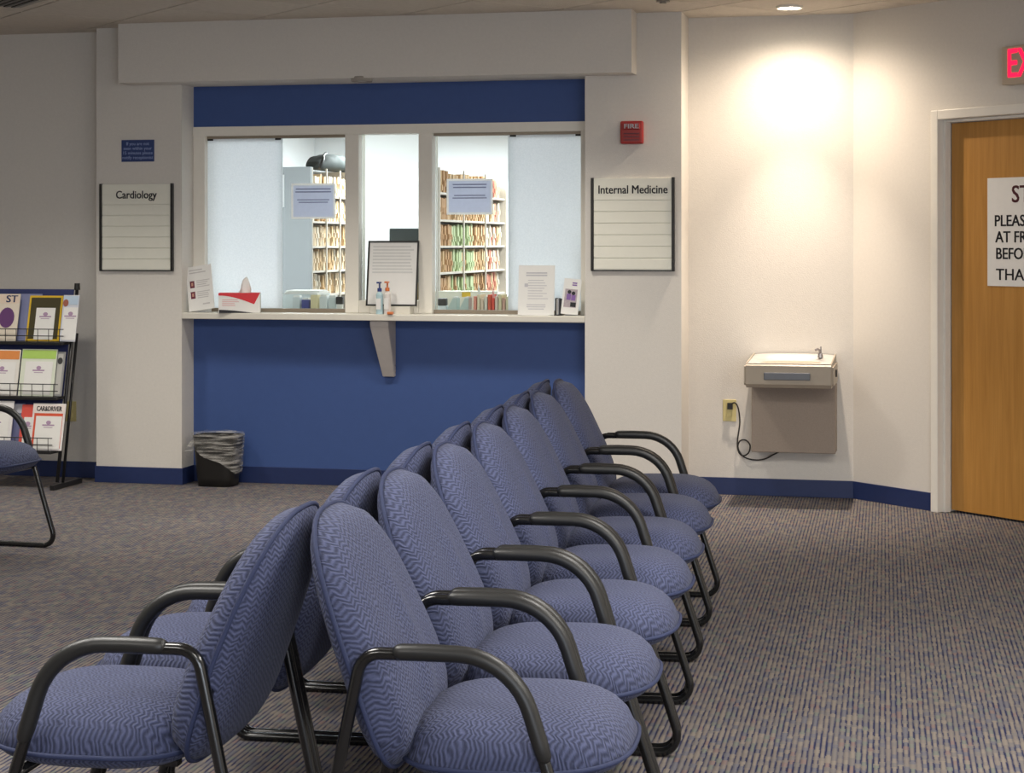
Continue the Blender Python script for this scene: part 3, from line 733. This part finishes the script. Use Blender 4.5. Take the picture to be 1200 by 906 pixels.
# skewed lean: flyer also tipped sideways
bd.rotation_euler = (tl, R(-9), 0)
bd.location = (0.004, 0, 0.0145)
for k, z in enumerate((0.16, 0.095)):
    obj('portrait', bx((-0.062, -0.0032, z-0.02), (-0.033, -0.0021, z+0.022)), M['portrait'], bd)
    obj('portrait_face', bx((-0.053, -0.0040, z-0.008), (-0.042, -0.0033, z+0.012)), M['skin'], bd)
bm = bmesh.new(); lines(bm, -0.02, 0.066, 0.182, 4, 0.012, 0.005, -0.0021); lines(bm, -0.02, 0.066, 0.115, 4, 0.012, 0.005, -0.0021); lines(bm, -0.062, 0.05, 0.25, 2, 0.016, 0.007, -0.0021); lines(bm, 0.01, 0.06, 0.04, 1, 0.01, 0.008, -0.0021)
obj('printed_lines', bm, mat('pale_print', (0.55, 0.53, 0.52), 0.8), bd)
bs = obj('stand_leg', bx((-0.05, 0.03, 0.0005), (0.05, 0.034, 0.15)), M['paper'], t)
# tissue box
t = counter_thing('tissue_box', 'red and white tissue box with a tissue standing out, left on the counter', 'tissue box', 281, 0.065)
t.rotation_euler = (0, 0, R(5))
bm = bx((-0.122, -0.058, 0.0005), (0.122, 0.058, 0.118), 0.002); obj('carton', bm, M['paper'], t)
pts = [(-0.122, 0.118), (0.122, 0.118), (0.088, 0.052)] + [(0.088-0.21*k/8, 0.052+0.052*math.sin(k/8*math.pi/2)) for k in range(1, 9)]
bm = bmesh.new(); prism(bm, [(x, z) for x, z in pts], 'y', -0.0592, -0.0582); obj('red_swoosh', bm, M['red'], t)
bm = bmesh.new(); prism(bm, [(-0.118, 0.001)]+[(-0.118+0.2*k/8, 0.020-0.019*(k/8)**1.5) for k in range(9)], 'y', -0.0592, -0.0582); obj('dark_swoosh', bm, M['ink'], t)
obj('red_top', bx((-0.121, -0.057, 0.1182), (0.121, 0.057, 0.1190)), M['red'], t)
bm = bmesh.new(); seg = 14; prev = None
for k in range(7):
    s = k/6; ring = []
    for i in range(seg):
        a = 2*math.pi*i/seg; rr_ = (0.032*(1-s)**0.55+0.002)*(1+0.25*math.sin(3*a+k))
        ring.append(bm.verts.new((0.03+rr_*math.cos(a)+0.01*s, rr_*0.6*math.sin(a), 0.1192+0.095*s)))
    if prev:
        for i in range(seg): f = bm.faces.new((prev[i], prev[(i+1) % seg], ring[(i+1) % seg], ring[i])); f.smooth = True
    prev = ring
bm.faces.new(prev); obj('tissue', bm, M['paper'], t)
bm = bmesh.new(); lines(bm, -0.10, 0.0, 0.08, 4, 0.011, 0.004, -0.0583); obj('printed_lines', bm, mat('pink_print', (0.7, 0.4, 0.4), 0.8), t)
# black framed notice leaning on the sill
t = counter_thing('framed_notice', 'black framed paper notice leaning against the middle pane of the service window', 'picture frame', 458.5, RC-0.085)
fw_ = 0.155; fh = 0.385; lean = R(-8)
e = obj('backing_board', bx((-fw_+0.008, 0.004, 0.004), (fw_-0.008, 0.010, fh-0.008)), M['black'], t)
e.location = (0, 0, 0.046); e.rotation_euler = (lean, 0, 0)
bm = bmesh.new()
for a, b in (((-fw_, -0.006, 0), (fw_, 0.004, 0.009)), ((-fw_, -0.006, fh-0.009), (fw_, 0.004, fh)), ((-fw_, -0.006, 0.009), (-fw_+0.009, 0.004, fh-0.009)), ((fw_-0.009, -0.006, 0.009), (fw_, 0.004, fh-0.009))): box2(bm, a, b)
f = obj('frame_moulding', bm, M['black'], e)
obj('notice_sheet', bx((-fw_+0.0095, 0.0, 0.0095), (fw_-0.0095, 0.003, fh-0.0095)), M['paper'], e)
bm = bmesh.new(); lines(bm, -fw_+0.03, fw_-0.03, fh-0.03, 9, 0.019, 0.009, -0.0005, 0.1); obj('printed_lines', bm, mat('faint_print', (0.62, 0.62, 0.60), 0.8), e)
bm = bmesh.new(); box2(bm, (-0.12, -0.02, 0.0005), (0.12, 0.06, 0.045)); obj('easel_base', bm, M['laminate'], t)
# two pump bottles
M['clear_blue'] = mat('pale_aqua_liquid', (0.45, 0.62, 0.66), 0.15); M['clear_pink'] = mat('pale_bottle', (0.70, 0.66, 0.62), 0.15)
M['cap_blue'] = mat('blue_cap', (0.02, 0.04, 0.2), 0.35); M['cap_orange'] = mat('orange_cap', (0.65, 0.18, 0.05), 0.35)
def pump(px, v, body, cap, h, label):
    t = counter_thing('pump_bottle', label, 'bottle', px, v, CT, 'hand sanitiser bottles on the counter')
    bm = bmesh.new(); cyl(bm, (0, 0, h*0.5+0.0005), 0.021, 0.021, h, 20); cyl(bm, (0, 0, h+0.008), 0.021, 0.010, 0.016, 20); obj('bottle_body', bm, body, t)
    bm = bmesh.new(); cyl(bm, (0, 0, h+0.027), 0.013, 0.013, 0.02, 16); cyl(bm, (0, 0, h+0.052), 0.005, 0.005, 0.03, 10); obj('cap', bm, cap, t)
    bm = bmesh.new(); box2(bm, (-0.009, -0.032, h+0.064), (0.009, 0.01, h+0.074)); obj('pump_spout', bm, cap, t)
    obj('label_band', bx((-0.014, -0.0222, h*0.25), (0.014, -0.0206, h*0.8)), M['paper'], t)
    return t
pump(444.8, 0.03, M['clear_blue'], M['cap_blue'], 0.115, 'small pale blue pump bottle with a dark blue cap, before the framed notice')
pump(454, 0.035, M['clear_pink'], M['cap_orange'], 0.118, 'small clear pump bottle with an orange cap, before the framed notice')
t = counter_thing('sponge_pad', 'small flat orange-red pad beside the orange-capped bottle on the counter', 'pad', 457.8, 0.005); obj('pad_block', bx((-0.017, -0.02, 0.0005), (0.017, 0.008, 0.016), 0.003), M['cap_orange'], t)
# taped window notices (on the clear panes)
def pane_notice(x0, x1, y0, y1, label):
    v = RC+0.055; a, b = uu(x0, v), uu(x1, v); uc = (a+b)/2; wd = (b-a)/2; z1, z0 = zz(y0, uc, v), zz(y1, uc, v); h = z1-z0
    t = thing('window_notice', label, 'sign', W(uc, v, z0), A1, 'notices taped on the window panes')
    bm = bmesh.new(); q = 0.012
    for a_, b_ in (((-wd, -0.002, 0), (wd, -0.0004, q)), ((-wd, -0.002, h-q), (wd, -0.0004, h)), ((-wd, -0.002, q), (-wd+q, -0.0004, h-q)), ((wd-q, -0.002, q), (wd, -0.0004, h-q))): box2(bm, a_, b_)
    obj('border_sheet', bm, sheet_mat('border_paper', (0.95, 0.94, 0.91)), t)
    obj('printed_sheet', bx((-wd+q+0.0002, -0.002, q+0.0002), (wd-q-0.0002, -0.0004, h-q-0.0002)), sheet_mat('lilac_sheet', (0.76, 0.79, 0.88)), t)
    bm = bmesh.new(); lines(bm, -wd+0.025, wd-0.025, h-0.03, 2, 0.017, 0.007, -0.0022, 0.15, True); lines(bm, -wd+0.03, wd-0.03, h-0.095, 2, 0.015, 0.006, -0.0022, 0.2, True)
    obj('printed_lines', bm, mat('violet_ink', (0.30, 0.32, 0.48), 0.8), t)
pane_notice(341.5, 393, 215, 256.5, 'pale lilac printed notice taped on the left clear pane')
pane_notice(523.5, 577.5, 209.5, 251.5, 'pale lilac printed notice taped on the right clear pane')
# right end: white notice stand, card holder, flyer
t = counter_thing('notice_stand', 'upright white printed notice in a clear stand, right of the open pane', 'flyer', 628, 0.06)
e = obj('notice_sheet', bx((-0.106, -0.002, 0), (0.106, 0.002, 0.285)), M['paper'], t); e.location = (0, 0, 0.003); e.rotation_euler = (R(-6), 0, 0)
bm = bmesh.new(); lines(bm, -0.065, 0.065, 0.245, 2, 0.014, 0.008, -0.0021, 0.1, True); lines(bm, -0.05, 0.07, 0.2, 8, 0.015, 0.004, -0.0021, 0.3); lines(bm, -0.06, 0.06, 0.06, 3, 0.012, 0.005, -0.0021, 0.3, True); box2(bm, (-0.07, -0.0027, 0.16), (-0.05, -0.0021, 0.18))
obj('printed_lines', bm, mat('pale_print_b', (0.52, 0.51, 0.54), 0.8), e)
obj('stand_foot', bx((-0.08, -0.02, 0.0005), (0.08, 0.05, 0.003)), M['paper'], t)
t = counter_thing('card_holder', 'small dark holder of cards between the white notice and the photo flyer', 'holder', 655, 0.085)
for i in range(4): obj('card', bx((-0.016+i*0.009, -0.03, 0.006), (-0.012+i*0.009, 0.03, 0.10-0.004*(i % 2))), [M['ink'], M['paper'], M['grey_ink'], M['ink']][i], t)
obj('holder_base', bx((-0.022, -0.034, 0.0005), (0.022, 0.034, 0.006)), M['black'], t)
t = counter_thing('photo_flyer', 'white leaflet with a photo of people at the right end of the counter', 'flyer', 667, 0.045)
e = obj('flyer_sheet', bx((-0.05, -0.002, 0), (0.05, 0.002, 0.205)), M['paper'], t); e.location = (0, 0, 0.008); e.rotation_euler = (R(-8), R(5), 0)
obj('photo', bx((-0.038, -0.003, 0.04), (0.034, -0.0021, 0.145)), mat('photo_ground', (0.42, 0.36, 0.38), 0.7, var=0.35, vscale=70), e)
bm = bmesh.new()
for x, z, r in ((-0.012, 0.128, 0.011), (0.012, 0.122, 0.011)): cyl(bm, (x, -0.0034, z), r, r, 0.0008, 12, rx=R(90))
obj('photo_heads', bm, M['ink'], e)
bm = bmesh.new(); box2(bm, (-0.026, -0.0038, 0.082), (-0.001, -0.0031, 0.117)); box2(bm, (0.002, -0.0038, 0.08), (0.026, -0.0031, 0.112)); obj('photo_coats', bm, M['purple_ink'], e)
bm = bmesh.new(); box2(bm, (-0.02, -0.003, 0.045), (0.03, -0.0031, 0.07)); obj('photo_shade', bx((0.0, -0.0038, 0.044), (0.032, -0.0031, 0.07)), M['ink'], e); bm.free()
bm = bmesh.new(); lines(bm, 0.0, 0.03, 0.185, 2, 0.012, 0.008, -0.0021, 0.1); obj('printed_lines', bm, M['purple_ink'], e)
obj('stand_leg', bx((-0.03, 0.03, 0.0005), (0.03, 0.034, 0.12)), M['paper'], t)

# ================================================================== back office seen through the window
M['office'] = mat('office_wall_white', (0.85, 0.86, 0.86), 0.8, var=0.02)
M['office_carpet'] = mat('office_floor', (0.25, 0.24, 0.23), 0.9)
M['cupboard'] = mat('cupboard_white', (0.62, 0.62, 0.60), 0.6, var=0.02)
M['panel_grey'] = mat('grey_blue_panel', (0.36, 0.385, 0.40), 0.6, var=0.03)
M['shelf'] = mat('shelf_enamel', (0.56, 0.50, 0.42), 0.5)
wallbox('wall_office_far', (-4.0, 10.4, 0), (5.0, 10.5, H), M['office'])
wallbox('wall_office_left', (-2.6, RC+TH, 0), (-2.5, 10.4, H), M['office'])
wallbox('wall_office_right', (4.3, RF+TH, 0), (4.4, 10.4, H), M['office'])
bm = bmesh.new(); box2(bm, (uC1, RC+TH, ZW), (uP0, RC+TH+0.01, H)); box2(bm, (uC1, RC+TH, 0), (uP0, RC+TH+0.01, CT-0.04)); box2(bm, (-2.5, RC+TH, 0), (uC1, RC+TH+0.01, H)); box2(bm, (uP1, RF+TH+0.02, 0), (4.3, RF+TH+0.03, H))
struct('wall_office_front', bm, M['office'], P0, A1)
# file shelving
uS = 0.16; v0S, v1S = 6.19, 8.85
spots = [225, 257, 288, 319.5, 350.5, 381.5]
folder_meshes = []
tones = [(0.52, 0.34, 0.17), (0.60, 0.43, 0.25), (0.42, 0.24, 0.11), (0.66, 0.52, 0.36), (0.33, 0.40, 0.19), (0.45, 0.52, 0.30), (0.55, 0.22, 0.15), (0.70, 0.62, 0.50)]
for i, c in enumerate(tones):
    m_ = mat('folder_paper', c, 0.8, var=0.1)
    bm = bx((-0.24, -0.014, 0), (0.0, 0.014, 0.20)); box2(bm, (0.0, -0.010, 0.02+0.02*(i % 4)), (0.012, 0.010, 0.07+0.02*(i % 4)))
    o = obj('chart_folder', bm, m_); folder_meshes.append(o.data); bpy.data.objects.remove(o)
fnames = ['tan', 'buff', 'brown', 'pale beige', 'green', 'light green', 'reddish', 'cream']
rown = ['top', 'second', 'third', 'fourth', 'fifth', 'lowest']
def file_bank(u, va, vb, zs, top, label, groupname, flabel, tone):
    t = thing('file_shelf', label, 'shelf', W(u, va, 0), A1)
    Ln = vb-va
    obj('end_panel', bx((-0.34, -0.02, 0.0005), (0.03, 0, top)), M['shelf'], t)
    obj('end_panel', bx((-0.34, Ln, 0.0005), (0.03, Ln+0.02, top)), M['shelf'], t)
    obj('back_panel', bx((-0.34, 0.0005, 0.0005), (-0.325, Ln-0.0005, top)), M['panel_grey'], t)
    obj('plinth', bx((-0.32, 0.001, 0.0005), (0.0, Ln-0.001, 0.08)), M['shelf'], t)
    for k in range(1, 3): obj('upright', bx((0.018, Ln*k/3-0.012, 0.0005), (0.03, Ln*k/3+0.012, top)), M['shelf'], t)
    for z in zs: obj('shelf_board', bx((-0.32, 0.001, z-0.02), (0.017, Ln-0.001, z)), M['shelf'], t)
    for ri, z in enumerate(zs):
        v = 0.03
        while v < Ln-0.04:
            st = random.choice((0.055, 0.06, 0.07, 0.06, 0.10))
            o = bpy.data.objects.new('chart_folder', random.choice([folder_meshes[q] for q in tone(ri, v/Ln)])); C.objects.link(o)
            o.location = W(u-0.02-random.uniform(0, 0.02), va+v, z+0.0005); o.rotation_euler = (0, 0, A1+R(random.uniform(-0.7, 0.7)))
            o.scale = (1, 1.62, 0.90+0.18*random.random())
            c_ = folder_meshes.index(o.data)
            tag(o, f'{fnames[c_]} chart folder on the {rown[ri]} row of {flabel}', 'folder', groupname); v += st
def toneR(r, s):
    if s < 0.18: return [2, 0, 2]
    if 0.22 < s < 0.55 and r >= 2: return [4, 5, 5, 2]
    if s > 0.75: return [7, 3, 6, 1]
    return [0, 1, 2, 1]
zR = [zz(p, uS, v0S) for p in spots]
file_bank(uS, v0S, v1S, [z for z in zR if z > 0.85], zz(196, uS, v0S), 'tall shelf packed with patient charts seen through the right side of the window', 'chart folders behind the right pane', 'the office shelf behind the right pane', toneR)
uL = uu(363.5, 6.9); 
def vat(px, u):   # depth along the shelf face whose photo column is px
    lo, hi = 1.0, 30.0
    for _ in range(60):
        mid = (lo+hi)/2; p = W(u, mid); x = 600+F*p.x/p.y
        if x < px: lo = mid
        else: hi = mid
    return mid
vL1 = min(vat(411, uL), 10.2)
zL = [zz(p, uL, 6.9) for p in (228, 259, 288.4, 317.5, 346)]
file_bank(uL, 6.9, vL1, [z for z in zL if z > 0.85], zz(196, uL, 6.9), 'chart shelf with a dark bag on top, seen through the left clear pane', 'chart folders behind the left pane', 'the office shelf behind the left pane', lambda r, s: [0, 1, 3, 7, 3])
# grey end partition left of that shelf
t = thing('office_partition', 'plain blue-grey office partition left of the chart shelf behind the left pane', 'partition', W(uu(363.8, 6.6), 6.6, 0), A1)
obj('partition_panel', bx((-1.15, 0, 0.0005), (-0.0, 0.05, zz(195.5, uL, 6.6)), 0.004), M['panel_grey'], t)
obj('edge_strip', bx((-0.30, -0.02, zz(243, uL-0.3, 6.6)), (-0.265, -0.0005, zz(205, uL-0.3, 6.6))), M['office'], t)
# white cupboard behind the middle pane
uM0, uM1 = uu(416, 6.0), uu(508, 6.0)
t = thing('white_cupboard', 'tall white cupboard end seen through the middle pane', 'cupboard', W(uM0, 6.0, 0), A1)
obj('carcass', bx((0, 0, 0.0005), (uM1-uM0, 0.16, 2.5), 0.004), M['cupboard'], t); obj('cupboard_door', bx((0.01, -0.018, 0.1), (uM1-uM0-0.01, -0.0005, 2.48), 0.003), M['cupboard'], t)
# dark bag on the left shelf
t = thing('duffel_bag', 'dark grey-green bag lying on top of the chart shelf', 'bag', W(uL-0.05, 7.3, zz(196, uL, 6.9)), A1)
bm = bmesh.new(); n = 22; rings = []
for k in range(n+1):
    s_ = k/n; v_ = 0.05+1.5*s_; w_ = max(0.012, (1-abs(2*s_-1)**3.2)**0.5); hk = 0.165*w_*(0.55+0.45*math.sin(math.pi*min(1, 0.15+s_)))*(1+0.10*math.sin(k*1.9))
    rings.append([bm.verts.new((-0.10+0.15*w_*spow(math.cos(a), 0.7), v_, 0.001+hk*0.5*(1+spow(math.sin(a), 0.7)))) for a in [2*math.pi*q/16 for q in range(16)]])
for k in range(n):
    for q in range(16): bm.faces.new((rings[k][q], rings[k][(q+1) % 16], rings[k+1][(q+1) % 16], rings[k+1][q]))
bm.faces.new(rings[0][::-1]); bm.faces.new(rings[-1])
obj('bag_body', bm, mat('dark_nylon', (0.022, 0.030, 0.028), 0.85), t, smooth=True)
bm = bmesh.new(); tube(bm, [(0.0, 0.02, 0.01), (0.02, 0.08, 0.10), (-0.02, 0.2, 0.14), (-0.06, 0.4, 0.175)], 0.016, 8); obj('bag_strap', bm, M['black'], t)

# desk-level things behind the panes
iv = RC+TH+0.08
def desk(name, label, cat, px, v, group=None): return thing(name, label, cat, W(uu(px, v), v, CT), A1, group)
t = desk('computer_monitor', 'dark grey computer monitor back behind the middle pane', 'monitor', 474, iv+0.22)
u_ = 0.098
obj('screen_housing', bx((-u_, 0, 0.165), (u_, 0.045, 0.505), 0.006), mat('monitor_shell', (0.055, 0.072, 0.075), 0.5), t)
obj('monitor_stand', bx((-0.04, 0.01, 0.01), (0.04, 0.035, 0.1645)), M['black'], t); obj('stand_base', bx((-0.08, -0.05, 0.0005), (0.08, 0.09, 0.0095)), M['black'], t)
t = desk('cardboard_box', 'brown carton under the monitor behind the framed notice', 'box', 486, iv+0.09)
bm = bmesh.new(); box2(bm, (-0.05, 0, 0.0005), (0.05, 0.08, 0.15)); obj('carton', bm, mat('brown_card', (0.26, 0.19, 0.10), 0.8), t); obj('lid', bx((-0.053, -0.003, 0.1505), (0.053, 0.083, 0.175), 0.002), mat('brown_card_lid', (0.30, 0.22, 0.12), 0.8), t)
# letter trays and papers, left
M['tray'] = mat('pale_tray', (0.62, 0.68, 0.70), 0.5)
t = desk('paper_tray', 'pale desk tray heaped with papers behind the left clear pane', 'tray', 352, iv+0.1)
obj('tray_shell', bx((-0.12, 0, 0.0005), (0.12, 0.22, 0.10), 0.004), M['tray'], t)
for k in range(3): o = obj('paper_sheet', bx((-0.11+0.01*k, 0.0, 0.1005+k*0.008), (0.12, 0.2, 0.107+k*0.008)), M['paper'], t); o.rotation_euler = (0, 0, R(4*k-3))
files = [((0.55, 0.60, 0.62), 0.085), ((0.05, 0.06, 0.25), 0.07), ((0.75, 0.66, 0.40), 0.10), ((0.70, 0.74, 0.74), 0.09), ((0.60, 0.66, 0.66), 0.085)]
nm = ['grey', 'navy', 'buff', 'white', 'pale green']
for k, (c, h) in enumerate(files):
    t = desk('desk_folder', f'{nm[k]} folder standing upright on the inner desk behind the left clear pane', 'folder', 347+k*10.5, iv-0.02, 'upright folders at the left pane')
    obj('folder_cover', bx((-0.023, 0, 0.0005), (0.023, 0.06, h), 0.003), mat('desk_folder_card', c, 0.7), t)
    obj('folder_sheets', bx((-0.019, 0.006, h+0.0002), (0.019, 0.05, h+0.012)), M['paper'], t)
t = desk('desk_clock', 'little black square desk clock at the right end of the left window', 'clock', 397.5, iv-0.03)
obj('clock_case', bx((-0.022, 0, 0.045), (0.022, 0.03, 0.09), 0.003), M['black'], t); obj('clock_stand', bx((-0.018, 0.004, 0.0005), (0.018, 0.026, 0.0448)), M['paper'], t)
# right pane: charts in a rack
t = desk('chart_rack', 'pale desktop rack holding upright charts behind the right clear pane', 'rack', 572, iv-0.02)
obj('rack_base', bx((-0.115, -0.01, 0.0005), (0.115, 0.2, 0.012)), M['tray'], t)
cs = [(0.78, 0.30, 0.22), (0.80, 0.70, 0.5), (0.78, 0.60, 0.45), (0.80, 0.74, 0.62), (0.72, 0.12, 0.06), (0.78, 0.08, 0.05), (0.75, 0.6, 0.5), (0.80, 0.7, 0.45), (0.76, 0.45, 0.35), (0.82, 0.74, 0.5)]
cn = ['salmon', 'cream', 'tan', 'ivory', 'dark red', 'bright red', 'beige', 'straw', 'pink', 'yellowish']
for k, c in enumerate(cs):
    px = 556.5+k*4.2
    t = thing('desk_chart', f'{cn[k]} chart standing in the desktop rack behind the right pane', 'folder', W(uu(px, iv), iv, CT+0.0125), A1, 'charts in the desktop rack')
    h = 0.085+0.012*math.sin(k*2.1)
    obj('folder_cover', bx((-0.0085, 0, 0), (0.0085, 0.15, h), 0.001), mat('chart_card', c, 0.7), t)
    if k in (1, 5):
        bm = bmesh.new(); prism(bm, [(-0.008, h+0.0003), (0.008, h+0.0003), (0.004, h+0.025), (-0.008, h+0.065)], 'y', 0.02, 0.024); o = obj('loose_sheet', bm, M['paper'] if k == 1 else mat('rose_sheet', (0.85, 0.42, 0.40), 0.7), t)
t = desk('desk_stapler', 'black desk stapler at the left end of the right clear pane', 'stapler', 517.5, iv-0.02)
obj('stapler_base', bx((-0.028, 0, 0.0005), (0.028, 0.05, 0.04), 0.003), M['tray'], t); obj('stapler_arm', bx((-0.026, 0.002, 0.0405), (0.026, 0.048, 0.085), 0.006), M['black'], t)
for k in range(2):
    t = desk('form_holder', ('left' if k == 0 else 'right')+' one of two slanted pale green form holders behind the right clear pane', 'holder', 529+k*14, iv, 'slanted form holders')
    bm = bmesh.new(); prism(bm, [(-0.035, 0.0005), (0.03, 0.0005), (0.033, 0.085), (0.008, 0.085)], 'y', 0, 0.08); obj('holder_shell', bm, mat('pale_green_plastic', (0.50, 0.60, 0.57), 0.5), t)
    obj('form_sheets', bx((0.008, 0.01, 0.0855), (0.03, 0.07, 0.094)), M['paper'], t)
t = desk('file_box', 'low cream box behind the form holders', 'box', 545, iv+0.27)
obj('box_body', bx((-0.17, 0, 0.0005), (0.17, 0.15, 0.12), 0.003), M['cream'], t); obj('yellow_label', bx((-0.02, -0.003, 0.085), (0.035, -0.0005, 0.115)), mat('yellow_label', (0.75, 0.5, 0.04), 0.6), t)
t = desk('dark_binder', 'grey binder standing behind the right frosted pane', 'binder', 678, iv)
obj('binder_cover', bx((-0.03, 0, 0.0005), (0.012, 0.2, 0.5), 0.003), M['panel_grey'], t)

# ================================================================== magazine rack
uR = -0.36; RW = 0.62; SLP = 0.24
t = thing('magazine_rack', 'black wire magazine rack with three tiers standing against the left wall', 'magazine rack', W(uR, 0, 0), A1)
def rv(z): return -0.10-(1.16-z)*SLP*0.95
tiers = [0.855, 0.535, 0.226]
for x in (0.010, -RW):
    bm = bmesh.new(); tube(bm, [(x, rv(0.04), 0.04), (x, rv(1.17), 1.17)], 0.011, 8, up=Vector((1, 0, 0)))
    tube(bm, [(x, rv(0.10)+0.06, 0.03), (x, rv(0.9)+0.06, 0.9)], 0.009, 8, up=Vector((1, 0, 0)))
    obj('side_post', bm, M['black_wire'], t)
    bm = bmesh.new(); box2(bm, (x-0.014, -0.42, 0.0005), (x+0.014, -0.06, 0.03)); obj('foot', bm, M['black_wire'], t)
    bm = bmesh.new(); cyl(bm, (x, rv(1.17), 1.18), 0.018, 0.016, 0.04, 12); obj('end_cap', bm, M['black'], t)
for ti, z in enumerate(tiers):
    y = rv(z)
    obj('tier_shelf', bx((-RW+0.011, y-0.085, z-0.018), (-0.011, y+0.02, z), 0.002), M['black_wire'], t)
    e = obj('tier_back', bx((-RW+0.013, 0.0, 0.0), (-0.013, 0.006, 0.315)), M['navy'], t); e.location = (0, y+0.006, z+0.001); e.rotation_euler = (-math.atan(SLP*0.95), 0, 0)
    bm = bmesh.new(); yf = y-0.078
    for zz_ in (0.035, 0.075): tube(bm, [(-RW+0.014, yf, z+zz_), (-0.004, yf, z+zz_)], 0.0028, 6, up=Vector((0, 0, 1)))
    for k in range(9):
        x = -RW+0.03+k*(RW-0.06)/8; tube(bm, [(x, yf, z), (x, yf, z+0.075)], 0.0022, 5, up=Vector((1, 0, 0)))
    for x in (-RW+0.014,): tube(bm, [(x, yf, z+0.075), (x, y, z+0.08)], 0.0028, 6, up=Vector((0, 0, 1)))
    obj('wire_front', bm, M['black_wire'], t)
BK = math.atan(SLP*0.95)
def c2m(name, c): return mat(name, c, 0.35, var=0.05)
def rack_u(px, ti, off): return uu(px, rv(tiers[ti])-off)
def magazine(px0, px1, ti, off, h, cover, label, top=None, sticker=True, title=None, border=None, blob=None, topcol=None, wide=None):
    v = rv(tiers[ti])-off
    a, b = uu(px0, v), uu(px1, v); wd = (b-a)/2
    m = thing('magazine', label, 'magazine', W((a+b)/2, v, tiers[ti]+0.002), A1, 'magazines in the rack')
    e = obj('cover', bx((-wd, -0.003, 0), (wd, 0.003, h)), c2m('cover_print', cover), m); e.rotation_euler = (-BK, 0, 0)
    if border:
        obj('cover_picture', bx((-wd+0.012, -0.0038, 0.012), (wd-0.012, -0.0031, h-0.012)), c2m('cover_picture_print', border), e)
    if top: obj('masthead', bx((-wd+0.004, -0.0045, h-0.058), (wd-0.004, -0.0039, h-0.006)), c2m('masthead_print', top), e)
    if title: text('title', title[0], title[1], title[2], e, (title[4] if len(title) > 4 else 0, -0.0050, h-0.033), bold=0.0012, sx=title[3])
    if blob:
        bm = bmesh.new(); cyl(bm, (blob[0], -0.0048, blob[1]), blob[2], blob[2], 0.0012, 18, rx=R(90), sx=0.8); obj('cover_portrait', bm, c2m('portrait_print', blob[3]), e)
    if sticker:
        sw_ = wd*0.78 if not wide else wide
        s = obj('sticker_sheet', bx((-sw_+0.006, -0.0062, 0.008), (sw_+0.006, -0.0052, h-0.075)), M['paper'], e)
        bm = bmesh.new(); zc = h-0.125
        cyl(bm, (0.006, -0.0068, zc+0.012), 0.012, 0.012, 0.0008, 12, rx=R(90), sx=1.3); box2(bm, (-0.032, -0.0072, zc-0.007), (0.044, -0.0063, zc+0.001)); box2(bm, (-0.022, -0.0072, zc-0.018), (0.034, -0.0063, zc-0.014))
        obj('sticker_emblem', bm, mat('mauve_print', (0.40, 0.27, 0.40), 0.7), e)
    return m
# top tier
magazine(-24, 18.5, 0, 0.060, 0.285, (0.74, 0.66, 0.55), 'cream magazine with a round portrait at the left edge of the top tier', sticker=False, title=('ST', 0.06, M['sign_blue'], 1.2, 0.065), blob=(0.045, 0.14, 0.062, (0.13, 0.05, 0.16)), top=(0.75, 0.62, 0.50))
magazine(17, 44, 0, 0.016, 0.285, (0.22, 0.24, 0.40), 'blue-grey magazine half hidden behind the yellow-bordered one, top tier', sticker=False)
magazine(30, 69, 0, 0.030, 0.275, (0.72, 0.47, 0.03), 'yellow-bordered magazine with a white sticker sheet, centre of the top tier', border=(0.06, 0.05, 0.02), wide=0.062)
magazine(69.5, 88, 0, 0.050, 0.28, (0.62, 0.64, 0.70), 'pale magazine with a small portrait, right end of the top tier', top=(0.50, 0.62, 0.75), blob=(-0.032, 0.232, 0.022, (0.35, 0.12, 0.08)), wide=0.046)
# middle tier
magazine(-22, 19, 1, 0.058, 0.275, (0.76, 0.73, 0.68), 'magazine with an orange masthead, left end of the middle tier', top=(0.72, 0.27, 0.08))
magazine(21, 62, 1, 0.045, 0.28, (0.70, 0.74, 0.62), 'magazine with a lime-green top, centre of the middle tier', top=(0.42, 0.62, 0.14))
magazine(61.5, 72, 1, 0.030, 0.265, (0.30, 0.30, 0.30), 'narrow black and white magazine at the right end of the middle tier', sticker=False, border=(0.5, 0.49, 0.46), blob=(0.0, 0.21, 0.02, (0.05, 0.05, 0.05)))
# bottom tier
magazine(-30, 11, 2, 0.060, 0.285, (0.76, 0.74, 0.74), 'white magazine with a sticker sheet at the left end of the bottom tier')
magazine(10, 24, 2, 0.030, 0.27, (0.14, 0.15, 0.28), 'dark blue magazine beside the red one, bottom tier', sticker=False, top=(0.5, 0.5, 0.55))
magazine(21, 37, 2, 0.045, 0.265, (0.66, 0.09, 0.07), 'red magazine half hidden in the bottom tier', wide=0.028)
magazine(34, 72, 2, 0.058, 0.275, (0.78, 0.75, 0.74), 'white car magazine with a red and white masthead, right end of the bottom tier', top=(0.78, 0.70, 0.66), title=('CAR&DRIVER', 0.040, M['ink'], 0.68), border=(0.66, 0.10, 0.05), wide=0.083)
